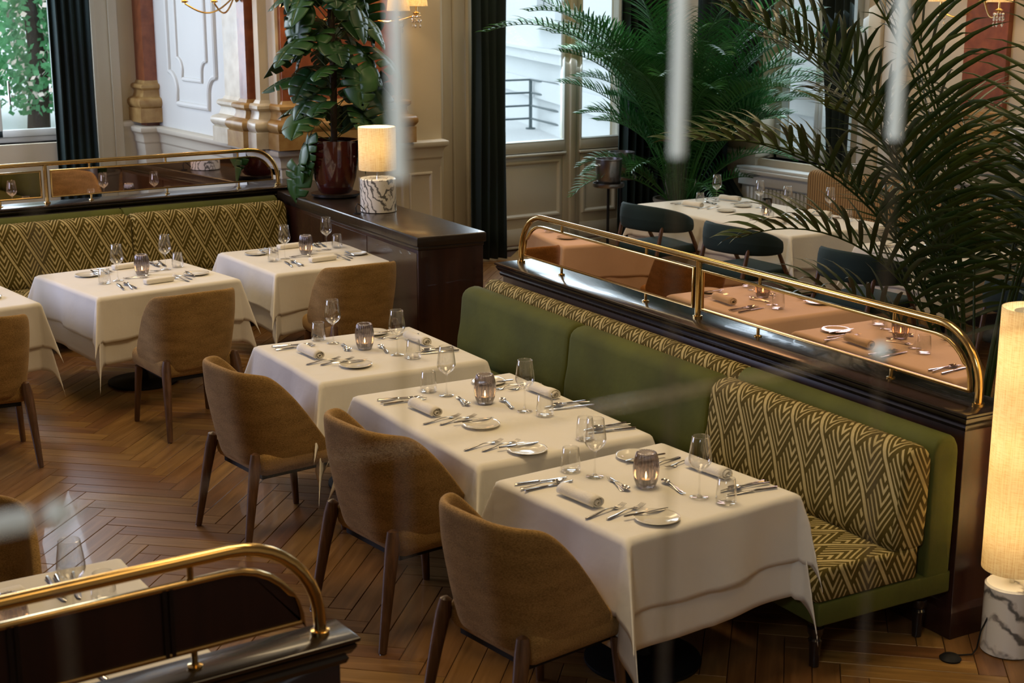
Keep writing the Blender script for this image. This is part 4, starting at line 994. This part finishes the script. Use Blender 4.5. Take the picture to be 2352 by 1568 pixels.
def monstera():
    root = thing('potted_monstera', 'tall climbing monstera in a glossy oxblood pot on the sideboard', 'plant', (5.60, 10.86, 1.0))
    MB().lathe([(0, .035), (.125, .035), (.145, .06), (.175, .16), (.195, .30), (.203, .44), (.205, .475), (.192, .475), (.19, .43), (0, .43)], seg=56).build('pot', 'glaze', root, smooth=True)
    MB().lathe([(0, .0), (.17, 0), (.20, .015), (.205, .035), (.19, .035), (.16, .012), (0, .012)], seg=48).build('saucer', 'saucer', root, smooth=True)
    MB().lathe([(0, .45), (.10, .455), (.19, .44)], seg=32).build('soil', 'soil', root)
    MB().tube([(0, 0, .43), (.01, .0, 1.0), (0, .01, 2.1)], .028, 10).build('moss_pole', 'bark', root, smooth=True)
    rnd = random.Random(11); meshes = []
    for s in range(4):
        o = monstera_mesh(s).build('leaf', 'leaf', root, smooth='all'); bm = bmesh.new(); bm.from_mesh(o.data); bmesh.ops.remove_doubles(bm, verts=bm.verts, dist=.0012); bm.to_mesh(o.data); bm.free(); m = o.modifiers.new('thickness', 'SOLIDIFY'); m.thickness = .0012; meshes.append(o)
    mb = MB(); k = 0
    for i in range(66):
        z = .60 + 1.45 * (i / 65) ** .92 ; a = i * 2.4 + rnd.uniform(-.3, .3)
        reach = rnd.uniform(.16, .34) * (1.12 if z < 1.6 else 1.0)
        if i < 10: reach = rnd.uniform(.20, .34)
        p0 = Vector((0, 0, z - .12)); p1 = Vector((cos(a) * reach, sin(a) * reach, z + rnd.uniform(-.02, .12)))
        mb.tube([p0, (p0 + p1) / 2 + Vector((0, 0, .05)), p1], .0045, 5)
        o = meshes[k] if k < 4 else meshes[k % 4].copy()
        if k >= 4: COL.objects.link(o); o.parent = root
        k += 1
        s = rnd.uniform(.75, 1.25); o.scale = (s, s, s); o.location = p1
        o.rotation_euler = (Matrix.Rotation(a - pi / 2 + rnd.uniform(-.5, .5), 4, 'Z') @ Matrix.Rotation(R(rnd.uniform(-72, -8)), 4, 'X') @ Matrix.Rotation(rnd.uniform(-.4, .4), 4, 'Y')).to_euler()
    # trailing leaves over the pot's left side
    for (x, y, z, a) in ((-.24, .12, .40, 160), (-.27, .15, .26, 200), (-.22, .02, .50, 170), (.22, -.10, .50, 330)):
        o = meshes[k % 4].copy(); COL.objects.link(o); o.parent = root; k += 1
        mb.tube([(0, 0, .46), (x * .7, y * .7, z + .12), (x, y, z)], .0045, 5)
        o.location = (x, y, z); o.rotation_euler = (Matrix.Rotation(R(a) - pi / 2, 4, 'Z') @ Matrix.Rotation(R(-74), 4, 'X')).to_euler(); o.scale = (1, 1, 1)
    mb.build('stems', 'stem', root, smooth=True)['kind'] = 'stuff'
monstera()
def frond(L, droop, pairs, ll, lw, rnd, up=1.1, sag=.35, vee=.5, stalk=.3, tip=.35):
    "arching palm frond in the local XZ plane from the origin; leaflets folded along both sides"
    mb = MB(); P = []; n = 22; a = up; p = Vector((0, 0, 0)); ds = L / n
    for i in range(n + 1):
        P.append(p.copy()); t = i / n
        p = p + Vector((cos(a) * ds, 0, sin(a) * ds)); a -= droop / n * (.4 + 1.2 * t)
    mb.tube(P, [.008 * (1 - .8 * i / n) + .0015 for i in range(n + 1)], 6)
    def at(t):
        f = t * n; i = min(n - 1, int(f)); q = f - i; d = (P[i + 1] - P[i]).normalized(); return P[i].lerp(P[i + 1], q), d
    for k in range(pairs):
        t = stalk + (1 - stalk) * k / (pairs - 1); b, d = at(min(.999, t)); tt = (t - stalk) / (1 - stalk)
        l = ll * (.55 + .9 * sin(pi * min(1, tt * .85 + .12)) * .75) * (1 - .45 * tt ** 3) * rnd.uniform(.9, 1.1); nrm = Vector((-d.z, 0, d.x))
        for s in (-1, 1):
            side = Vector((0, s, 0)); fw = tip + .5 * tt + rnd.uniform(-.08, .08)
            dr = (side * cos(fw) + d * sin(fw) + nrm * (vee * rnd.uniform(.6, 1.1))).normalized()
            vs = []; pp = b.copy(); m = 5; tw = rnd.uniform(-.3, .3)
            wv = (d - dr * d.dot(dr)).normalized()
            for q in range(m + 1):
                u = q / m; w = lw * (.35 + 1.1 * sin(pi * min(1, u * .8 + .12))) * (1 - u ** 3) * .8
                fold = nrm * (w * .35)
                vs += [pp - wv * w + fold, pp, pp + wv * w + fold]
                pp = pp + dr * (l / m); dr = (dr + Vector((0, 0, -sag * 2 / m * (.3 + u)))).normalized()
            fs = [(q * 3 + c, q * 3 + c + 1, q * 3 + c + 4, q * 3 + c + 3) for q in range(m) for c in (0, 1)]
            mb.add(vs, fs)
    return mb
def palm(name, label, loc, pot, fronds, mat, potmat='pot2', seed=1):
    root = thing(name, label, 'plant', loc); r, h = pot; rnd = random.Random(seed)
    MB().lathe([(0, 0), (r * .8, 0), (r * .86, .02), (r, h - .04), (r * 1.04, h - .03), (r * 1.05, h), (r * .97, h), (r * .93, h - .06), (0, h - .06)], seg=44).build('pot', potmat, root, smooth=True)
    MB().lathe([(0, h - .05), (r * .93, h - .055)], seg=30).build('soil', 'soil', root)
    for i, f in enumerate(fronds):
        az, rr, z0, L, up, droop, pairs, ll, lw, sag = f
        o = frond(L, droop, pairs, ll, lw, rnd, up, sag, stalk=.34 if L > 1.3 else .25).build('frond', mat, root, smooth='all')
        a = R(az); o.location = (cos(a) * rr, sin(a) * rr, z0); o.rotation_euler = (0, 0, a)
    return root
rnd = random.Random(21)
# directions: image-left is about az 146, towards camera 236, image-right 326, away 56
F = []
for az, L, up, dr in ((148, 2.5, 1.42, 1.75), (134, 2.9, 1.50, 1.15), (163, 2.45, 1.40, 1.6), (120, 2.8, 1.46, 1.2), (185, 2.4, 1.42, 1.3), (100, 2.7, 1.42, 1.3), (75, 2.6, 1.35, 1.5), (45, 2.6, 1.35, 1.5),
                      (20, 2.6, 1.35, 1.5), (345, 2.8, 1.40, 1.4), (322, 3.0, 1.46, 1.3), (300, 2.9, 1.42, 1.3), (275, 2.5, 1.50, .9), (335, 2.5, 1.32, 1.6),
                      (154, 1.9, 1.42, 1.9), (328, 2.1, 1.36, 1.7), (312, 1.8, 1.32, 1.7), (70, 1.9, 1.3, 1.6), (340, 3.2, 1.5, 1.1), (150, 3.2, 1.54, 1.0), (158, 2.8, 1.50, 1.35),
                      (143, 1.45, 1.32, 1.9), (330, 3.3, 1.50, 1.0), (310, 3.2, 1.48, 1.1), (290, 3.0, 1.46, 1.2), (350, 3.1, 1.44, 1.3), (10, 3.1, 1.44, 1.2), (170, 3.2, 1.53, .95), (318, 2.6, 1.36, 1.5), (136, 3.4, 1.55, .8), (305, 1.7, 1.35, 1.5), (330, 1.5, 1.3, 1.6), (55, 1.6, 1.3, 1.5)):
    F.append((az + rnd.uniform(-4, 4), .05 + rnd.random() * .05, .34, L, up, dr, 22 if L > 1.8 else 14, .50 if L > 1.8 else .40, .0125, .60))
palm('kentia_palm', 'large kentia palm with broad arching leaves behind the partition at right', (6.25, 4.80, 0), (.27, .42), F, 'kentia', seed=5)
F = []
for i in range(92):
    az = i * 137.5 + rnd.uniform(-15, 15); q = (i % 5) / 4
    L = rnd.uniform(2.2, 3.4) * (.72 + .28 * q)
    if cos(R(az)) > .5: L *= .62
    elif sin(R(az)) > .6: L *= .8
    F.append((az, rnd.random() * .13, .56, L, rnd.uniform(1.25, 1.54), rnd.uniform(1.0, 1.8), 38, .32, .0075, .55))
for az in (150, 140, 165, 145, 330, 320, 345, 250, 200): F.append((az, .1, .56, rnd.uniform(.9, 1.5), rnd.uniform(.7, 1.1), 1.7, 26, .22, .006, .5))
palm('areca_palm', 'bushy feathery areca palm in a grey pot behind the window table', (9.72, 11.25, 0), (.27, .62), F, 'areca', seed=6)
# ------------------------------------------------------------------ ice buckets, sconces
for (x, y), lb in (((8.92, 11.42), 'steel ice bucket on a black stand before the terrace doors'), ((9.42, 11.85), 'second steel ice bucket on a stand, nearer the areca palm')):
    t = thing('ice_bucket_stand', lb, 'ice bucket', (x, y, 0))
    MB().lathe([(0, 0), (.14, 0), (.15, .01), (.03, .03), (.014, .04), (.014, .76), (.02, .775), (0, .78)], seg=28).build('stand', 'black', t, smooth=True)
    MB().lathe([(0, .775), (.15, .775), (.158, .785), (.158, .815), (.15, .815), (.145, .79), (0, .788)], seg=36).build('tray', 'darksteel', t, smooth=True)
    b = MB().lathe([(0, .792), (.115, .792), (.122, .80), (.132, 1.04), (.138, 1.045), (.138, 1.055), (.128, 1.055), (.118, .81), (0, .80)], seg=40).build('bucket', 'darksteel', t, smooth=True)
    for s in (-1, 1): MB().tube([(s * .13, -.03, 1.0), (s * .155, -.025, .995), (s * .155, .025, .995), (s * .13, .03, 1.0)], .005, 8).build('handle', 'steel', b, smooth=True)
def sconce(label, loc, rz, arms, crystals=True, group='crystal wall sconces', power=3.5):
    "arms: (x, y, z) of each shade bottom; local +y points out of the wall"
    t = thing('wall_sconce', label, 'lamp', loc, rz, group)
    MB().lathe([(0, 0), (.05, 0), (.055, .01), (.03, .025), (.02, .04), (0, .045)], seg=24, T=Matrix.Rotation(R(-90), 4, 'X')).build('wall_plate', 'gilt', t, smooth=True)
    rnd = random.Random(4)
    for ax_, ay, az in arms:
        pts = []
        for k in range(13):
            q = k / 12; pts.append((ax_ * q, .03 + (ay - .03) * q, -.10 * sin(pi * q) * 1.3 + (az - .08) * q * q))
        arm = MB().tube(pts, .008, 8).build('arm', 'gilt', t, smooth=True)
        e = Vector(pts[-1])
        MB().tube([e, e + Vector((0, 0, .10))], .009, 10).lathe([(.004, 0), (.03, .01), (.034, .02), (.012, .03)], c=e, seg=16).build('candle_tube', 'gilt', t, smooth=True)
        MB().lathe([(.105, az), (.085, az + .16), (.083, az + .16), (.103, az), (.105, az)], c=(e.x, e.y, 0), seg=96, ribs=24, depth=.02).build('lamp_shade', 'shade', t, smooth=True)
        MB().lathe([(.001, -.03), (.014, -.02), (.018, 0), (.001, .03)], c=(e.x, e.y, az + .06), seg=12).build('bulb', 'bulb', t, smooth=True)
        l = light('sconce_light', 'POINT', (e.x, e.y, az + .11), power, (1., .68, .36), .025); l.parent = t
        if crystals:
            for k in range(10):
                a = k * 2 * pi / 10; c = e + Vector((cos(a) * .038, sin(a) * .038, 0)); n = 3 if k % 2 else 1; mb = MB()
                for m in range(n): mb.lathe([(.0008, .008), (.009, .002), (.009, -.003), (.001, -.014)], c=c + Vector((0, 0, -.012 - m * .024)), seg=6)
                mb.lathe([(.0008, .01), (.008, 0), (.0115, -.014), (.001, -.03)], c=c + Vector((0, 0, -.018 - n * .024)), seg=6)
                o = mb.build('crystal_drop', 'crystal', t)
    return t
m_, nt_, b_ = nm('crystal'); b_.inputs['Base Color'].default_value = (1, .95, .86, 1); b_.inputs['Roughness'].default_value = .03; b_.inputs['Metallic'].default_value = .35; b_.inputs['Transmission Weight'].default_value = .5; b_.inputs['IOR'].default_value = 1.6; M['crystal'] = m_
sconce('crystal wall sconce with pleated shades on the red pilaster behind the monstera', (6.45, 12.27, 2.55), R(180), [(.62, .22, -.02), (-.66, .22, -.02), (.18, .34, -.04), (-.42, .30, -.06)])
sconce('brass wall sconce with two shades on the white stucco wall', (5.64, 12.78, 2.62), R(90), [(-.17, .30, .02), (-.02, .52, .02)], False, None)
sconce('crystal wall sconce on the right wall behind the big palm leaves', (10.40, 8.20, 2.62), R(90), [(.30, .2, -.04), (-.30, .2, -.04)], True)
# ------------------------------------------------------------------ clear rod balustrade of the gallery the picture is taken from
bal = thing('rod_balustrade', 'clear acrylic rod balustrade with ball joints, blurred across the foreground', 'railing', (0, 0, 0))
yb, zr_ = .70, 2.4245
for i in range(5):
    x = .2003 * (i + 1)
    if i == 3: x = .800
    MB().tube([(x, yb, 2.0), (x, yb, 3.05)], .0036, 12).build('upright_rod', 'rod', bal, smooth=True)
    if i in (1, 2, 3): MB().tube([(x, yb, 2.578), (x, yb, 3.02)], .0047, 14).build('highlight_sleeve', 'frosted', bal, smooth=True)  # pale sleeve added to imitate the bright upper stretch of the rod
    if i in (0, 3): MB().lathe([(.001, -.007), (.004, -.0057), (.0065, -.003), (.007, 0), (.0065, .003), (.004, .0057), (.001, .007)], c=(x, yb, zr_ + .0), seg=20).build('ball_joint', 'frosted', bal, smooth='all')
MB().tube([(-.1, yb, zr_), (1.1, yb, zr_ - .002)], .003, 12).build('cross_rod', 'rod', bal, smooth=True)
MB().tube([(-.1, yb, 2.0), (1.1, yb, 2.0)], .012, 10).tube([(-.1, yb, 3.05), (1.1, yb, 3.05)], .012, 10).build('end_rail', 'brass', bal, smooth=True)

MB().tube([(-.1, yb, zr_), (.186, yb, zr_)], .0058, 14).build('highlight_sleeve', 'frosted', bal, smooth=True)  # pale sleeve added for the bright left end of the cross rod
